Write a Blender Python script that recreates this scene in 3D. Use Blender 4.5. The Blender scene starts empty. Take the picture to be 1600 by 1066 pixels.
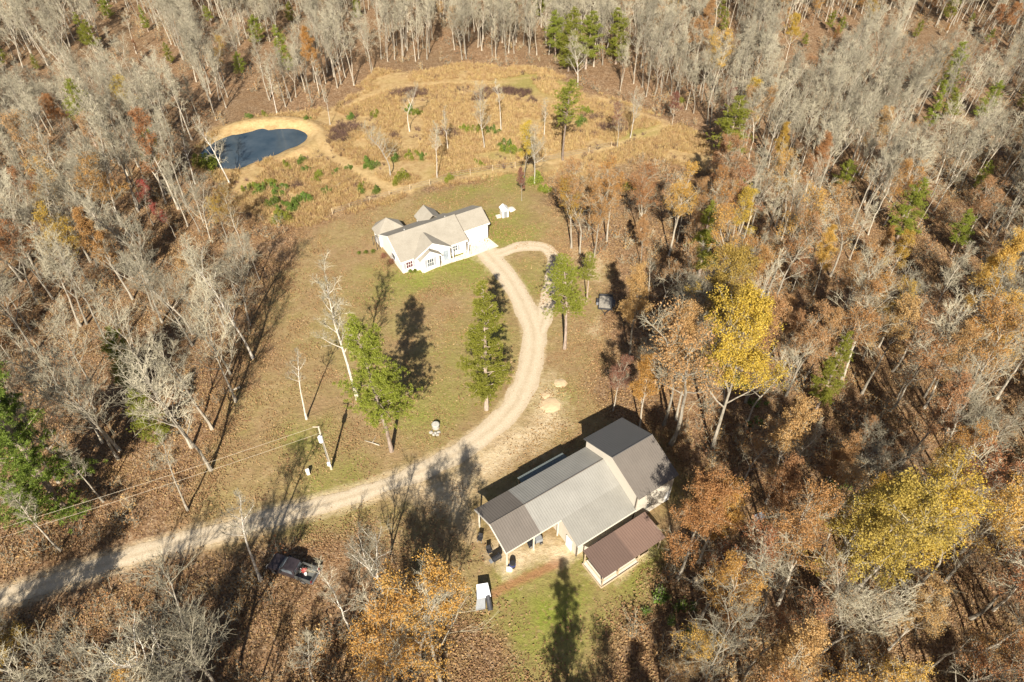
import bpy, math, random
import numpy as np
from mathutils import Vector, Matrix

C = bpy.context.scene
COL = C.collection
R = math.radians

# ------------------------------------------------------------------ camera, sky, sun, exposure
CAM_H, FPX, PITCH = 72.0, 1080.0, R(44.3)
cam_d = bpy.data.cameras.new('camera')
cam_d.sensor_width = 36.0
cam_d.lens = 36.0 * FPX / 1600.0
cam_d.clip_end = 3000
cam = bpy.data.objects.new('camera', cam_d)
COL.objects.link(cam)
cam.location = (0, 0, CAM_H)
cam.rotation_euler = (math.pi / 2 - PITCH, 0, 0)
C.camera = cam

SUN_EL, SUN_AZ = R(37.5), R(1.5)           # the sun stands behind the camera: shadows run away from it
W = bpy.data.worlds.new("World")
C.world = W
W.use_nodes = True
nt = W.node_tree
bg = nt.nodes['Background']
sky = nt.nodes.new('ShaderNodeTexSky')
sky.sky_type = 'NISHITA'
sky.sun_disc = False
sky.sun_elevation = SUN_EL
sky.sun_rotation = math.pi + SUN_AZ
sky.altitude = 300
sky.dust_density = 1.5
nt.links.new(sky.outputs[0], bg.inputs[0])
bg.inputs[1].default_value = 0.05
sun_d = bpy.data.lights.new('sun', 'SUN')
sun_d.energy = 5.0
sun_d.angle = R(0.5)
sun_d.color = (1.0, 0.92, 0.79)
sun = bpy.data.objects.new('sun', sun_d)
COL.objects.link(sun)
sun.location = (0, -80, 120)
sun.rotation_euler = (math.pi / 2 - SUN_EL, 0, -SUN_AZ)
C.view_settings.view_transform = 'Standard'
C.view_settings.look = 'None'
C.view_settings.gamma = 1
C.view_settings.use_curve_mapping = False
C.view_settings.exposure = 1.08
C.render.engine = 'CYCLES'
try:
    C.cycles.max_bounces = 6
    C.cycles.transparent_max_bounces = 8
    C.cycles.volume_bounces = 0
except Exception:
    pass


# ------------------------------------------------------------------ helpers
def at(px, py, h=0.0):
    """a pixel of the 1600 x 1066 photo as the point of the world at height h"""
    u = (px - 800) / FPX
    v = -(py - 533) / FPX
    c, s = math.cos(PITCH), math.sin(PITCH)
    t = (CAM_H - h) / (s - v * c)
    return (u * t, (c + v * s) * t, h)


def proj(X, Y, Z):
    c, s = math.cos(PITCH), math.sin(PITCH)
    k = Z - CAM_H
    d = Y * c - k * s
    return 800 + FPX * X / d, 533 - FPX * (Y * s + k * c) / d


def height_to(px, py, ty):
    """height of a tree rooted at (px, py) whose top shows at row ty"""
    Y = at(px, py)[1]
    v = -(ty - 533) / FPX
    c, s = math.cos(PITCH), math.sin(PITCH)
    return Y * (v * c - s) / (c + v * s) + CAM_H


def poly_at(pts):
    return np.array([at(x, y)[:2] for x, y in pts])


def inside(poly, P):
    """even-odd test of points P (N,2) in polygon"""
    x, y = P[:, 0], P[:, 1]
    r = np.zeros(len(P), bool)
    n = len(poly)
    for i in range(n):
        x0, y0 = poly[i]
        x1, y1 = poly[(i + 1) % n]
        if y0 == y1:
            continue
        m = ((y0 > y) != (y1 > y)) & (x < (x1 - x0) * (y - y0) / (y1 - y0) + x0)
        r ^= m
    return r


def dist_path(path, P, closed=False):
    d = np.full(len(P), 1e9)
    n = len(path)
    for i in range(n if closed else n - 1):
        a = np.array(path[i]); b = np.array(path[(i + 1) % n])
        ab = b - a
        t = np.clip(((P - a) @ ab) / max(ab @ ab, 1e-9), 0, 1)
        d = np.minimum(d, np.hypot(*(P - a - t[:, None] * ab).T))
    return d


def sdist(poly, P):
    """signed distance, positive inside"""
    d = dist_path(poly, P, True)
    return np.where(inside(poly, P), d, -d)


def smooth(path, n=8, closed=False):
    """Catmull-Rom through the points"""
    p = [np.array(q, float) for q in path]
    m = len(p)
    out = []
    for i in range(m if closed else m - 1):
        g = (lambda k: p[k % m]) if closed else (lambda k: p[min(max(k, 0), m - 1)])
        a, b, c, d = g(i - 1), g(i), g(i + 1), g(i + 2)
        for k in range(n):
            t = k / n
            out.append(.5 * ((2 * b) + (c - a) * t + (2 * a - 5 * b + 4 * c - d) * t * t + (3 * b - a - 3 * c + d) * t ** 3))
    if not closed:
        out.append(p[-1])
    return out


def tag(o, label=None, cat=None, group=None, kind=None):
    if label: o['label'] = label
    if cat: o['category'] = cat
    if group: o['group'] = group
    if kind: o['kind'] = kind
    return o


def empty(name, loc=(0, 0, 0), rz=0.0, label=None, cat=None, group=None):
    o = bpy.data.objects.new(name, None)
    o.empty_display_size = .3
    COL.objects.link(o)
    o.location = loc
    o.rotation_euler = (0, 0, rz)
    return tag(o, label, cat, group)


def np_mesh(name, V, F, mats=(), mi=None, shade=False):
    """V (N,3); F: list of arrays (M,k) of faces with k corners"""
    me = bpy.data.meshes.new(name)
    F = [np.asarray(f, np.int32) for f in F if len(f)]
    nl = sum(f.size for f in F)
    nf = sum(len(f) for f in F)
    me.vertices.add(len(V))
    me.vertices.foreach_set('co', np.asarray(V, np.float32).ravel())
    me.loops.add(nl)
    me.polygons.add(nf)
    me.loops.foreach_set('vertex_index', np.concatenate([f.ravel() for f in F]))
    sz = np.concatenate([np.full(len(f), f.shape[1], np.int32) for f in F])
    st = np.concatenate([[0], np.cumsum(sz)[:-1]]).astype(np.int32)
    me.polygons.foreach_set('loop_start', st)
    try:
        me.polygons.foreach_set('loop_total', sz)
    except Exception:
        pass
    for m in mats:
        me.materials.append(m)
    if mi is not None:
        me.polygons.foreach_set('material_index', np.asarray(mi, np.int32))
    me.polygons.foreach_set('use_smooth', np.full(nf, shade, bool))
    me.update(calc_edges=True)
    return me


def link(name, me, parent=None, loc=None):
    o = bpy.data.objects.new(name, me)
    COL.objects.link(o)
    if parent is not None:
        o.parent = parent
    if loc is not None:
        o.location = loc
    return o


class PB:
    """collects boxes, prisms, slabs and tubes; build() links them as one mesh object"""

    def __init__(self):
        self.v, self.f = [], []

    def poly(self, pts):
        n = len(self.v)
        self.v += [tuple(p) for p in pts]
        self.f.append(list(range(n, n + len(pts))))
        return self

    def box(self, x0, x1, y0, y1, z0, z1):
        n = len(self.v)
        self.v += [(x, y, z) for z in (z0, z1) for x, y in ((x0, y0), (x1, y0), (x1, y1), (x0, y1))]
        for q in ((3, 2, 1, 0), (4, 5, 6, 7), (0, 1, 5, 4), (1, 2, 6, 5), (2, 3, 7, 6), (3, 0, 4, 7)):
            self.f.append([n + k for k in q])
        return self

    def prism(self, base, off):
        """polygon base (list of 3d) extruded by vector off"""
        n, k = len(self.v), len(base)
        self.v += [tuple(p) for p in base] + [tuple(p[i] + off[i] for i in range(3)) for p in base]
        self.f.append([n + i for i in range(k)][::-1])
        self.f.append([n + k + i for i in range(k)])
        for i in range(k):
            j = (i + 1) % k
            self.f.append([n + i, n + j, n + k + j, n + k + i])
        return self

    def loft(self, rings, cap=True):
        """rings: equal-length loops of points"""
        n, k = len(self.v), len(rings[0])
        for r in rings:
            self.v += [tuple(p) for p in r]
        for a in range(len(rings) - 1):
            for i in range(k):
                j = (i + 1) % k
                self.f.append([n + a * k + i, n + a * k + j, n + (a + 1) * k + j, n + (a + 1) * k + i])
        if cap:
            self.f.append([n + i for i in range(k)][::-1])
            self.f.append([n + (len(rings) - 1) * k + i for i in range(k)])
        return self

    def tube(self, pts, rad, sides=8, cap=True):
        pts = [Vector(p) for p in pts]
        rad = rad if hasattr(rad, '__len__') else [rad] * len(pts)
        rings = []
        for i, p in enumerate(pts):
            d = (pts[min(i + 1, len(pts) - 1)] - pts[max(i - 1, 0)]).normalized()
            x = d.orthogonal().normalized() if i == 0 else (x - d * x.dot(d)).normalized()
            y = d.cross(x)
            rings.append([p + (x * math.cos(2 * math.pi * k / sides) + y * math.sin(2 * math.pi * k / sides)) * rad[i] for k in range(sides)])
        return self.loft(rings, cap)

    def cyl(self, c, r, h, sides=16, r2=None):
        return self.tube([c, (c[0], c[1], c[2] + h)], [r, r if r2 is None else r2], sides)

    def build(self, name, mat, parent=None, bevel=0.0, shade=False):
        me = bpy.data.meshes.new(name)
        me.from_pydata(self.v, [], self.f)
        import bmesh
        bm = bmesh.new()
        bm.from_mesh(me)
        bmesh.ops.recalc_face_normals(bm, faces=bm.faces)
        bm.to_mesh(me)
        bm.free()
        me.materials.append(mat)
        if shade:
            for p in me.polygons: p.use_smooth = True
        me.update()
        o = link(name, me, parent)
        if bevel:
            b = o.modifiers.new('bevel', 'BEVEL')
            b.width = bevel
            b.segments = 2
            b.limit_method = 'ANGLE'
        return o


# ------------------------------------------------------------------ materials
def new_mat(name, rough=.85, spec=.2):
    m = bpy.data.materials.new(name)
    m.use_nodes = True
    n = m.node_tree.nodes
    b = n['Principled BSDF']
    b.inputs['Roughness'].default_value = rough
    b.inputs['Specular IOR Level'].default_value = spec
    return m, n, m.node_tree.links, b


def add_noise(n, l, scale, detail=4, coord=None, rough=.55, stretch=None):
    t = n.new('ShaderNodeTexNoise')
    t.inputs['Scale'].default_value = scale
    t.inputs['Detail'].default_value = detail
    t.inputs['Roughness'].default_value = rough
    if coord is not None:
        if stretch:
            mp = n.new('ShaderNodeMapping')
            mp.inputs['Scale'].default_value = stretch
            l.new(coord, mp.inputs['Vector'])
            coord = mp.outputs[0]
        l.new(coord, t.inputs['Vector'])
    return t.outputs[0]


def ramp(n, l, fac, stops):
    r = n.new('ShaderNodeValToRGB')
    e = r.color_ramp.elements
    while len(e) < len(stops):
        e.new(.5)
    for k, (p, c) in enumerate(stops):
        e[k].position = p
        e[k].color = (*c, 1)
    l.new(fac, r.inputs[0])
    return r.outputs[0]


def mix(n, l, fac, a, b, mode='MIX'):
    x = n.new('ShaderNodeMix')
    x.data_type = 'RGBA'
    x.blend_type = mode
    if isinstance(fac, (int, float)):
        x.inputs[0].default_value = fac
    else:
        l.new(fac, x.inputs[0])
    for s, q in ((6, a), (7, b)):
        if isinstance(q, tuple):
            x.inputs[s].default_value = (*q, 1)
        else:
            l.new(q, x.inputs[s])
    return x.outputs[2]


def mth(n, l, op, a, b=None, c=None, clamp=False):
    x = n.new('ShaderNodeMath')
    x.operation = op
    x.use_clamp = clamp
    for k, q in enumerate((a, b, c)):
        if q is None: continue
        if isinstance(q, (int, float)):
            x.inputs[k].default_value = q
        else:
            l.new(q, x.inputs[k])
    return x.outputs[0]


def bump(n, l, b, h, strength=.4, dist=.05):
    x = n.new('ShaderNodeBump')
    x.inputs['Strength'].default_value = strength
    x.inputs['Distance'].default_value = dist
    l.new(h, x.inputs['Height'])
    l.new(x.outputs[0], b.inputs['Normal'])


def plain(name, col, rough=.7, spec=.3, var=.25, scale=3.0, metal=0.0):
    """one colour with worn, cloudy variation"""
    m, n, l, b = new_mat(name, rough, spec)
    co = n.new('ShaderNodeTexCoord').outputs['Object']
    f = add_noise(n, l, scale, 5, co)
    d = tuple(c * (1 - var) for c in col)
    e = tuple(min(c * (1 + var * .6), 1) for c in col)
    l.new(ramp(n, l, f, [(.3, d), (.7, e)]), b.inputs['Base Color'])
    b.inputs['Metallic'].default_value = metal
    return m


def leaf_mat(name, cols, transl=.3, rough=.6):
    """leaves: each leaf its own tint, each tree a shift of it; light shines through"""
    m, n, l, b = new_mat(name, rough, .25)
    geo = n.new('ShaderNodeNewGeometry')
    oi = n.new('ShaderNodeObjectInfo')
    k = len(cols)
    c = ramp(n, l, geo.outputs['Random Per Island'], [(i / max(k - 1, 1), q) for i, q in enumerate(cols)])
    hs = n.new('ShaderNodeHueSaturation')
    l.new(c, hs.inputs['Color'])
    l.new(mth(n, l, 'MULTIPLY_ADD', oi.outputs['Random'], .026, .492), hs.inputs['Hue'])
    l.new(mth(n, l, 'MULTIPLY_ADD', oi.outputs['Random'], .30, .86), hs.inputs['Value'])
    col = hs.outputs[0]
    l.new(col, b.inputs['Base Color'])
    t = n.new('ShaderNodeBsdfTranslucent')
    l.new(col, t.inputs['Color'])
    x = n.new('ShaderNodeMixShader')
    x.inputs[0].default_value = transl
    l.new(b.outputs[0], x.inputs[1])
    l.new(t.outputs[0], x.inputs[2])
    l.new(x.outputs[0], n['Material Output'].inputs['Surface'])
    return m


def bark_mat(name, dark, light, scale=2.5):
    m, n, l, b = new_mat(name, .9, .15)
    co = n.new('ShaderNodeTexCoord').outputs['Object']
    f = add_noise(n, l, scale, 5, co, stretch=(3, 3, .6))
    oi = n.new('ShaderNodeObjectInfo')
    c = ramp(n, l, f, [(.3, dark), (.65, light)])
    hs = n.new('ShaderNodeHueSaturation')
    l.new(c, hs.inputs['Color'])
    l.new(mth(n, l, 'MULTIPLY_ADD', oi.outputs['Random'], .62, .62), hs.inputs['Value'])
    l.new(hs.outputs[0], b.inputs['Base Color'])
    return m


M = {}
M['bark_pale'] = bark_mat('pale grey bark', (.22, .19, .145), (.45, .40, .32))
M['bark_grey'] = bark_mat('grey bark', (.19, .155, .12), (.38, .33, .27))
M['bark_pine'] = bark_mat('pine bark', (.20, .14, .10), (.42, .34, .28))
M['twig'] = bark_mat('bare twigs', (.26, .232, .165), (.41, .37, .27))
M['rust'] = leaf_mat('rust oak leaves', [(.24, .10, .04), (.38, .18, .07), (.33, .16, .07), (.43, .23, .10)])
M['tan'] = leaf_mat('tan oak leaves', [(.32, .165, .07), (.44, .25, .11), (.38, .205, .09), (.47, .295, .145)])
M['orange'] = leaf_mat('orange leaves', [(.38, .18, .045), (.50, .27, .07), (.44, .24, .065), (.54, .33, .10)])
M['yellow'] = leaf_mat('yellow leaves', [(.35, .20, .03), (.48, .305, .05), (.42, .27, .045), (.52, .355, .08)])
M['olive'] = leaf_mat('olive yellow leaves', [(.25, .16, .035), (.37, .245, .06), (.31, .21, .05), (.42, .28, .075)])
M['red'] = leaf_mat('red leaves', [(.30, .03, .03), (.45, .06, .05), (.38, .07, .06)])
M['maroon'] = leaf_mat('maroon leaves', [(.17, .07, .05), (.28, .12, .08), (.24, .11, .08)])
M['pine'] = leaf_mat('pine needles', [(.16, .18, .02), (.255, .265, .035), (.205, .22, .028), (.30, .30, .055)], .28)
M['cedar'] = leaf_mat('cedar foliage', [(.075, .10, .014), (.13, .16, .022), (.165, .195, .03)], .2)
M['bush'] = leaf_mat('green bush leaves', [(.08, .13, .02), (.14, .20, .03), (.18, .22, .05)], .25)
M['bramble'] = bark_mat('bramble canes', (.085, .05, .04), (.17, .105, .08))
M['straw'] = leaf_mat('dry grass blades', [(.40, .25, .11), (.50, .335, .155), (.43, .29, .15), (.54, .40, .21)], .3)
M['litter'] = leaf_mat('fallen leaves', [(.18, .095, .045), (.30, .175, .085), (.24, .14, .068), (.35, .23, .12)], .1)

# ------------------------------------------------------------------ layout of the ground (from the photo, on the ground plane)
LAWN = poly_at([(325, 750), (395, 570), (422, 480), (450, 405), (470, 352), (560, 326), (640, 305), (700, 287), (800, 268), (850, 268), (862, 320),
                (890, 395), (955, 410), (975, 445), (955, 510), (935, 560), (925, 600), (955, 650), (1000, 668), (1060, 700), (1075, 760),
                (1050, 800), (1045, 860), (1010, 905), (985, 950), (955, 1010), (935, 1090), (790, 1100), (765, 1000), (705, 930), (630, 870),
                (560, 835), (470, 850), (300, 870), (260, 850)])
MEADOW = poly_at([(470, 352), (390, 325), (360, 292), (305, 252), (325, 215), (400, 186), (480, 178), (540, 163), (590, 112), (660, 116), (720, 102),
                  (850, 110), (930, 148), (1010, 176), (1060, 198), (1090, 214), (1130, 250), (1090, 262), (1015, 245), (960, 262), (890, 290), (850, 268), (800, 268), (700, 287), (640, 305), (560, 326)])
POND = [np.array(q) for q in smooth([at(*p)[:2] for p in [(316, 240), (345, 218), (390, 204), (430, 200), (462, 203), (477, 213), (466, 226), (430, 240), (395, 255), (362, 264), (335, 258)]], 5, True)]
PONDA = np.array(POND)
MAIN_DRIVE = smooth([at(*p)[:2] for p in [(-150, 985), (-40, 948), (40, 923), (142, 889), (270, 851), (371, 824), (473, 797), (540, 779), (620, 752), (690, 722), (748, 686), (794, 645), (820, 600),
                                          (833, 550), (832, 512), (815, 470), (793, 432), (768, 404), (758, 392)]], 8)
LOOP_DRIVE = smooth([at(*p)[:2] for p in [(843, 520), (853, 480), (862, 440), (866, 408), (852, 388), (815, 385), (785, 395), (762, 402)]], 8)
DRIVEP = [np.array(q) for q in MAIN_DRIVE]
LOOPP = [np.array(q) for q in LOOP_DRIVE]

G_U, G_V = (math.cos(R(33.4)), math.sin(R(33.4))), (-math.sin(R(33.4)), math.cos(R(33.4)))
G_O = (-0.70, 37.8)
H_O, H_ANG = (-18.04, 89.77), R(31.0)


def garage_pt(a, b):
    return (G_O[0] + a * G_U[0] + b * G_V[0], G_O[1] + a * G_U[1] + b * G_V[1])


# ------------------------------------------------------------------ ground
def axis(lo, hi, step, far):
    a = list(np.arange(lo, hi + step / 2, step))
    s, x, L = step, lo, []
    while x > -far:
        s *= 1.35; x -= s; L.append(x)
    s, x, Rr = step, hi, []
    while x < far:
        s *= 1.35; x += s; Rr.append(x)
    return np.array(L[::-1] + a + Rr)


gx, gy = axis(-165, 165, .8, 1200), axis(8, 232, .8, 1200)
GX, GY = np.meshgrid(gx, gy)
P2 = np.stack([GX.ravel(), GY.ravel()], 1)
rs = np.random.RandomState(3)


def value_noise(P, cell, seed):
    r = np.random.RandomState(seed)
    T = r.rand(257, 257)
    q = P / cell + 1000.37
    i = np.floor(q).astype(int); f = q - i
    f = f * f * (3 - 2 * f)
    i %= 256
    g = lambda a, b: T[(i[:, 0] + a) % 256, (i[:, 1] + b) % 256]
    return (g(0, 0) * (1 - f[:, 0]) + g(1, 0) * f[:, 0]) * (1 - f[:, 1]) + (g(0, 1) * (1 - f[:, 0]) + g(1, 1) * f[:, 0]) * f[:, 1]


near = (np.abs(P2[:, 0]) < 170) & (P2[:, 1] > 5) & (P2[:, 1] < 236)
Pn = P2[near]
step01 = lambda d, w: np.clip(d / w + .5, 0, 1)
full = lambda v: (lambda a: (a.__setitem__(near, v), a)[1])(np.zeros(len(P2)))
nz = (value_noise(Pn, 6, 1) - .5) * 5 + (value_noise(Pn, 2.2, 2) - .5) * 3
sl, sm = sdist(LAWN, Pn), sdist(MEADOW, Pn)
sp = sdist(PONDA, Pn)
dd = np.minimum(dist_path(DRIVEP, Pn), dist_path(LOOPP, Pn) + .9)
lawn = step01(sl + nz * .9, 5)
meadow = np.maximum(step01(sm + nz * .9, 5), 0)
dirt_spots = [(poly_at([(628, 765), (700, 735), (760, 690), (820, 655), (850, 600), (868, 588), (884, 640), (905, 662), (850, 700), (762, 745), (742, 795), (735, 830), (690, 800)]), 5, .75),
              (poly_at([(780, 868), (860, 830), (910, 845), (915, 870), (870, 895), (835, 890), (800, 900)]), 2.5, .8),
              (poly_at([(925, 492), (950, 485), (955, 510), (935, 530), (920, 520)]), 3, .55),
              (poly_at([(895, 385), (945, 395), (950, 440), (925, 450), (905, 430)]), 4, .5),
              (poly_at([(745, 405), (775, 398), (785, 415), (760, 425)]), 3, .6),
              (poly_at([(900, 890), (940, 915), (1035, 860), (1030, 850)]), 2, .5)]
dirt = np.clip(1.15 - (dd - 1.15) / 1.3, 0, 1) * .65
for pl, w, k in dirt_spots:
    dirt = np.maximum(dirt, step01(sdist(pl, Pn) + nz * .5, w) * k)
ring = .62 * np.clip(1.25 - np.abs(sp + 1.5) / 1.35, 0, 1) * np.clip(((Pn - PONDA.mean(0)) @ np.array([.62, .78])) / 9 + .6, .12, 1)                      # bare tan bank of the pond
trail = dist_path([at(*p)[:2] for p in [(470, 195), (495, 205), (503, 225), (520, 245), (560, 268), (600, 290), (640, 300)]], Pn)
track2 = dist_path([at(*p)[:2] for p in [(610, 300), (700, 280), (800, 264), (880, 250), (960, 228), (1010, 207), (1050, 192), (1000, 178), (930, 150)]], Pn)
track3 = dist_path([at(*p)[:2] for p in [(540, 165), (600, 140), (700, 128), (770, 130), (830, 120)]], Pn)
straw = np.maximum(ring, np.clip(1.2 - trail / 1.7, 0, 1) * .55)
straw = np.maximum(straw, np.clip(1.1 - track2 / 1.4, 0, 1) * .5)
straw = np.maximum(straw, np.clip(1.1 - track3 / 1.6, 0, 1) * .4)
green = np.zeros(len(Pn))
for (x, y, rad, k) in [(690, 405, 9, .9), (660, 425, 6, .9), (735, 425, 5, .6), (790, 355, 7, .9), (770, 372, 4, .7), (720, 300, 9, .6), (820, 440, 6, .55), (830, 125, 9, .95), (870, 130, 9, .8), (810, 285, 8, .5),
                       (850, 950, 7, .75), (900, 930, 6, .7), (820, 1010, 8, .6), (1010, 880, 4, 1.0), (985, 915, 4, .9), (800, 890, 2.5, .8), (690, 620, 8, .5), (720, 560, 7, .4), (530, 745, 5, .7), (480, 690, 5, .5),
                       (620, 440, 8, .45), (660, 640, 6, .5), (860, 620, 4, .5), (830, 600, 3, .5), (1000, 200, 5, .8), (980, 212, 4, .8), (560, 520, 7, .3), (500, 800, 6, .35), (760, 520, 7, .45),
                       (1075, 680, 5, .5), (1100, 760, 6, .5), (1170, 900, 5, .4), (430, 330, 5, .6), (600, 460, 6, .4), (800, 210, 8, .5), (720, 275, 7, .6), (780, 240, 6, .5)]:
    c = np.array(at(x, y)[:2])
    green = np.maximum(green, np.clip(1.15 - np.hypot(*(Pn - c).T) / rad, 0, 1) ** .8 * k)
clay = np.clip(1.2 - dist_path(smooth([at(*p)[:2] for p in [(768, 930), (800, 912), (835, 897), (872, 880)]], 8), Pn) / .75, 0, 1)
green = np.clip(green * (.7 + value_noise(Pn, 3, 9) * .8), 0, 1)
damp = np.clip(value_noise(Pn, 14, 12) * 1.6 - .5, 0, 1)

Z = np.zeros(len(P2))
dam = np.clip(((Pn - PONDA.mean(0)) @ np.array([.62, .78])) / 9 + .55, 0, 1)
berm = np.clip(1 - np.abs(sp + 3.2) / 3.0, 0, 1) * dam
zz = .9 * berm * berm * (3 - 2 * berm) - np.clip(sp + .6 + (value_noise(Pn, 2.0, 61) - .5) * 1.5, 0, 3) * .45
zz += (value_noise(Pn, 5, 21) - .5) * .22 * np.clip(1 - lawn, 0, 1) * (dd > 3) * (sdist(LAWN, Pn) < -1)
Z[near] = zz
ny, nx = GX.shape
idx = np.arange(nx * ny).reshape(ny, nx)
F = np.stack([idx[:-1, :-1], idx[:-1, 1:], idx[1:, 1:], idx[1:, :-1]], -1).reshape(-1, 4)


def ground_material():
    m, n, l, b = new_mat('ground cover', .95, .1)
    co = n.new('ShaderNodeNewGeometry').outputs['Position']
    att = lambda s: (lambda a: (setattr(a, 'attribute_name', s), a.outputs['Fac'])[1])(n.new('ShaderNodeAttribute'))
    n1 = add_noise(n, l, .35, 6, co)
    n2 = add_noise(n, l, 1.7, 6, co, .65)
    n3 = add_noise(n, l, 5.5, 4, co, .7)
    n4 = add_noise(n, l, .12, 4, co)
    n5 = add_noise(n, l, .8, 8, co, .75)
    vor = n.new('ShaderNodeTexVoronoi')
    vor.inputs['Scale'].default_value = 4.2
    l.new(co, vor.inputs['Vector'])
    vc = n.new('ShaderNodeSeparateColor')
    l.new(vor.outputs['Color'], vc.inputs[0])
    # leaf litter: flecks of single leaves over brown duff
    duff = ramp(n, l, n5, [(.25, (.09, .053, .03)), (.5, (.185, .11, .06)), (.72, (.275, .17, .092))])
    fleck = ramp(n, l, vc.outputs[0], [(.0, (.10, .056, .03)), (.35, (.215, .12, .06)), (.6, (.30, .178, .09)), (.85, (.37, .245, .14)), (1, (.45, .33, .21))])
    litter = mix(n, l, .55, duff, fleck)
    litter = mix(n, l, mth(n, l, 'MULTIPLY', att('damp'), .35), litter, (.12, .085, .045))
    dull = ramp(n, l, vc.outputs[0], [(0, (.12, .085, .055)), (.5, (.23, .17, .11)), (1, (.37, .29, .20))])
    litter = mix(n, l, mth(n, l, 'MULTIPLY_ADD', n1, 2.2, -.75, True), litter, mix(n, l, .5, litter, dull))
    # lawn: dormant tan, thin green, dead leaves blown over it
    tan = ramp(n, l, n5, [(.25, (.185, .13, .063)), (.5, (.285, .20, .10)), (.75, (.38, .285, .155))])
    grn = ramp(n, l, n2, [(.25, (.13, .15, .025)), (.55, (.205, .225, .042)), (.8, (.30, .30, .085))])
    gfac = mth(n, l, 'MULTIPLY_ADD', n1, 1.9, -.62, True)
    gfac = mth(n, l, 'MULTIPLY_ADD', gfac, .38, att('green'), True)
    law = mix(n, l, gfac, tan, grn)
    law = mix(n, l, mth(n, l, 'MULTIPLY', mth(n, l, 'GREATER_THAN', vc.outputs[1], .86), .4), law, fleck)
    brn = mth(n, l, 'MULTIPLY_ADD', n4, 3.2, -1.35, True)
    law = mix(n, l, mth(n, l, 'MULTIPLY', brn, .6), law, ramp(n, l, n3, [(.3, (.18, .105, .06)), (.7, (.29, .18, .105))]))
    # meadow: broom-straw orange
    mead = ramp(n, l, n5, [(.22, (.22, .14, .065)), (.45, (.36, .24, .115)), (.62, (.46, .325, .165)), (.8, (.53, .41, .24))])
    mead = mix(n, l, mth(n, l, 'MULTIPLY', gfac, .55), mead, grn)
    dirtc = ramp(n, l, n2, [(.25, (.40, .29, .165)), (.5, (.52, .41, .26)), (.75, (.62, .52, .37))])
    strawc = ramp(n, l, n2, [(.25, (.42, .28, .12)), (.55, (.53, .38, .19)), (.8, (.60, .47, .28))])

    def weight(a, k=.9):
        w = mth(n, l, 'MULTIPLY_ADD', n5, k, mth(n, l, 'SUBTRACT', att(a), k * .5))
        w = mth(n, l, 'MULTIPLY_ADD', w, 1.8, -.4, True)
        return mth(n, l, 'MULTIPLY', w, mth(n, l, 'GREATER_THAN', att(a), .01))
    c = mix(n, l, weight('meadow'), litter, mead)
    c = mix(n, l, weight('lawn'), c, law)
    c = mix(n, l, weight('straw', .6), c, strawc)
    c = mix(n, l, weight('dirt', .8), c, dirtc)
    c = mix(n, l, mth(n, l, 'MULTIPLY', weight('clay', .7), .7), c, ramp(n, l, n3, [(.3, (.22, .09, .045)), (.7, (.40, .20, .11))]))
    c = mix(n, l, mth(n, l, 'MULTIPLY_ADD', n3, .3, -.0), c, mix(n, l, .5, c, (.07, .045, .025), 'MULTIPLY'))
    l.new(c, b.inputs['Base Color'])
    bump(n, l, b, mth(n, l, 'ADD', n3, mth(n, l, 'MULTIPLY', n2, 2.0)), .55, .18)
    return m


M['ground'] = ground_material()
me = np_mesh('ground', np.stack([P2[:, 0], P2[:, 1], Z], 1), [F], [M['ground']], None, True)
for nm, v in (('lawn', lawn), ('meadow', meadow), ('dirt', dirt), ('straw', straw), ('green', green), ('damp', damp), ('clay', clay)):
    a = me.attributes.new(nm, 'FLOAT', 'POINT')
    a.data.foreach_set('value', full(v).astype(np.float32))
ground = tag(link('ground', me), kind='structure')

# ---- pond water
mw, n, l, b = new_mat('pond water', .06, .5)
co = n.new('ShaderNodeNewGeometry').outputs['Position']
f = add_noise(n, l, .22, 4, co)
l.new(ramp(n, l, f, [(.3, (.026, .044, .062)), (.7, (.060, .080, .098))]), b.inputs['Base Color'])
b.inputs['IOR'].default_value = 1.33
bump(n, l, b, add_noise(n, l, 2.5, 3, co), .12, .03)
ctr = PONDA.mean(0)
PBv = [((q - ctr) * 1.06 + ctr) for q in POND]
water = PB().poly([(q[0], q[1], -.22) for q in PBv]).build('water', mw)
tag(water, kind='structure')


# ---- gravel drive
def gravel_material():
    m, n, l, b = new_mat('pale gravel', .95, .1)
    co = n.new('ShaderNodeNewGeometry').outputs['Position']
    uv = n.new('ShaderNodeUVMap')
    sx = n.new('ShaderNodeSeparateXYZ')
    l.new(uv.outputs[0], sx.inputs[0])
    u = sx.outputs[0]
    a = add_noise(n, l, 9, 4, co, .7)
    c = add_noise(n, l, .7, 6, co, .65)
    base = ramp(n, l, a, [(.25, (.33, .265, .18)), (.5, (.47, .39, .28)), (.75, (.58, .50, .375))])
    old = ramp(n, l, a, [(.3, (.27, .205, .13)), (.7, (.43, .345, .235))])
    # two packed wheel tracks, looser tan gravel between them and along the edges
    w = mth(n, l, 'ABSOLUTE', mth(n, l, 'SUBTRACT', mth(n, l, 'ABSOLUTE', mth(n, l, 'SUBTRACT', u, .5)), .22))
    w = mth(n, l, 'MULTIPLY_ADD', w, 4.5, mth(n, l, 'MULTIPLY_ADD', c, 1.6, -1.05), True)
    col = mix(n, l, mth(n, l, 'MULTIPLY', w, .68), base, old)
    l.new(col, b.inputs['Base Color'])
    bump(n, l, b, a, .5, .04)
    return m


M['gravel'] = gravel_material()


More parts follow.
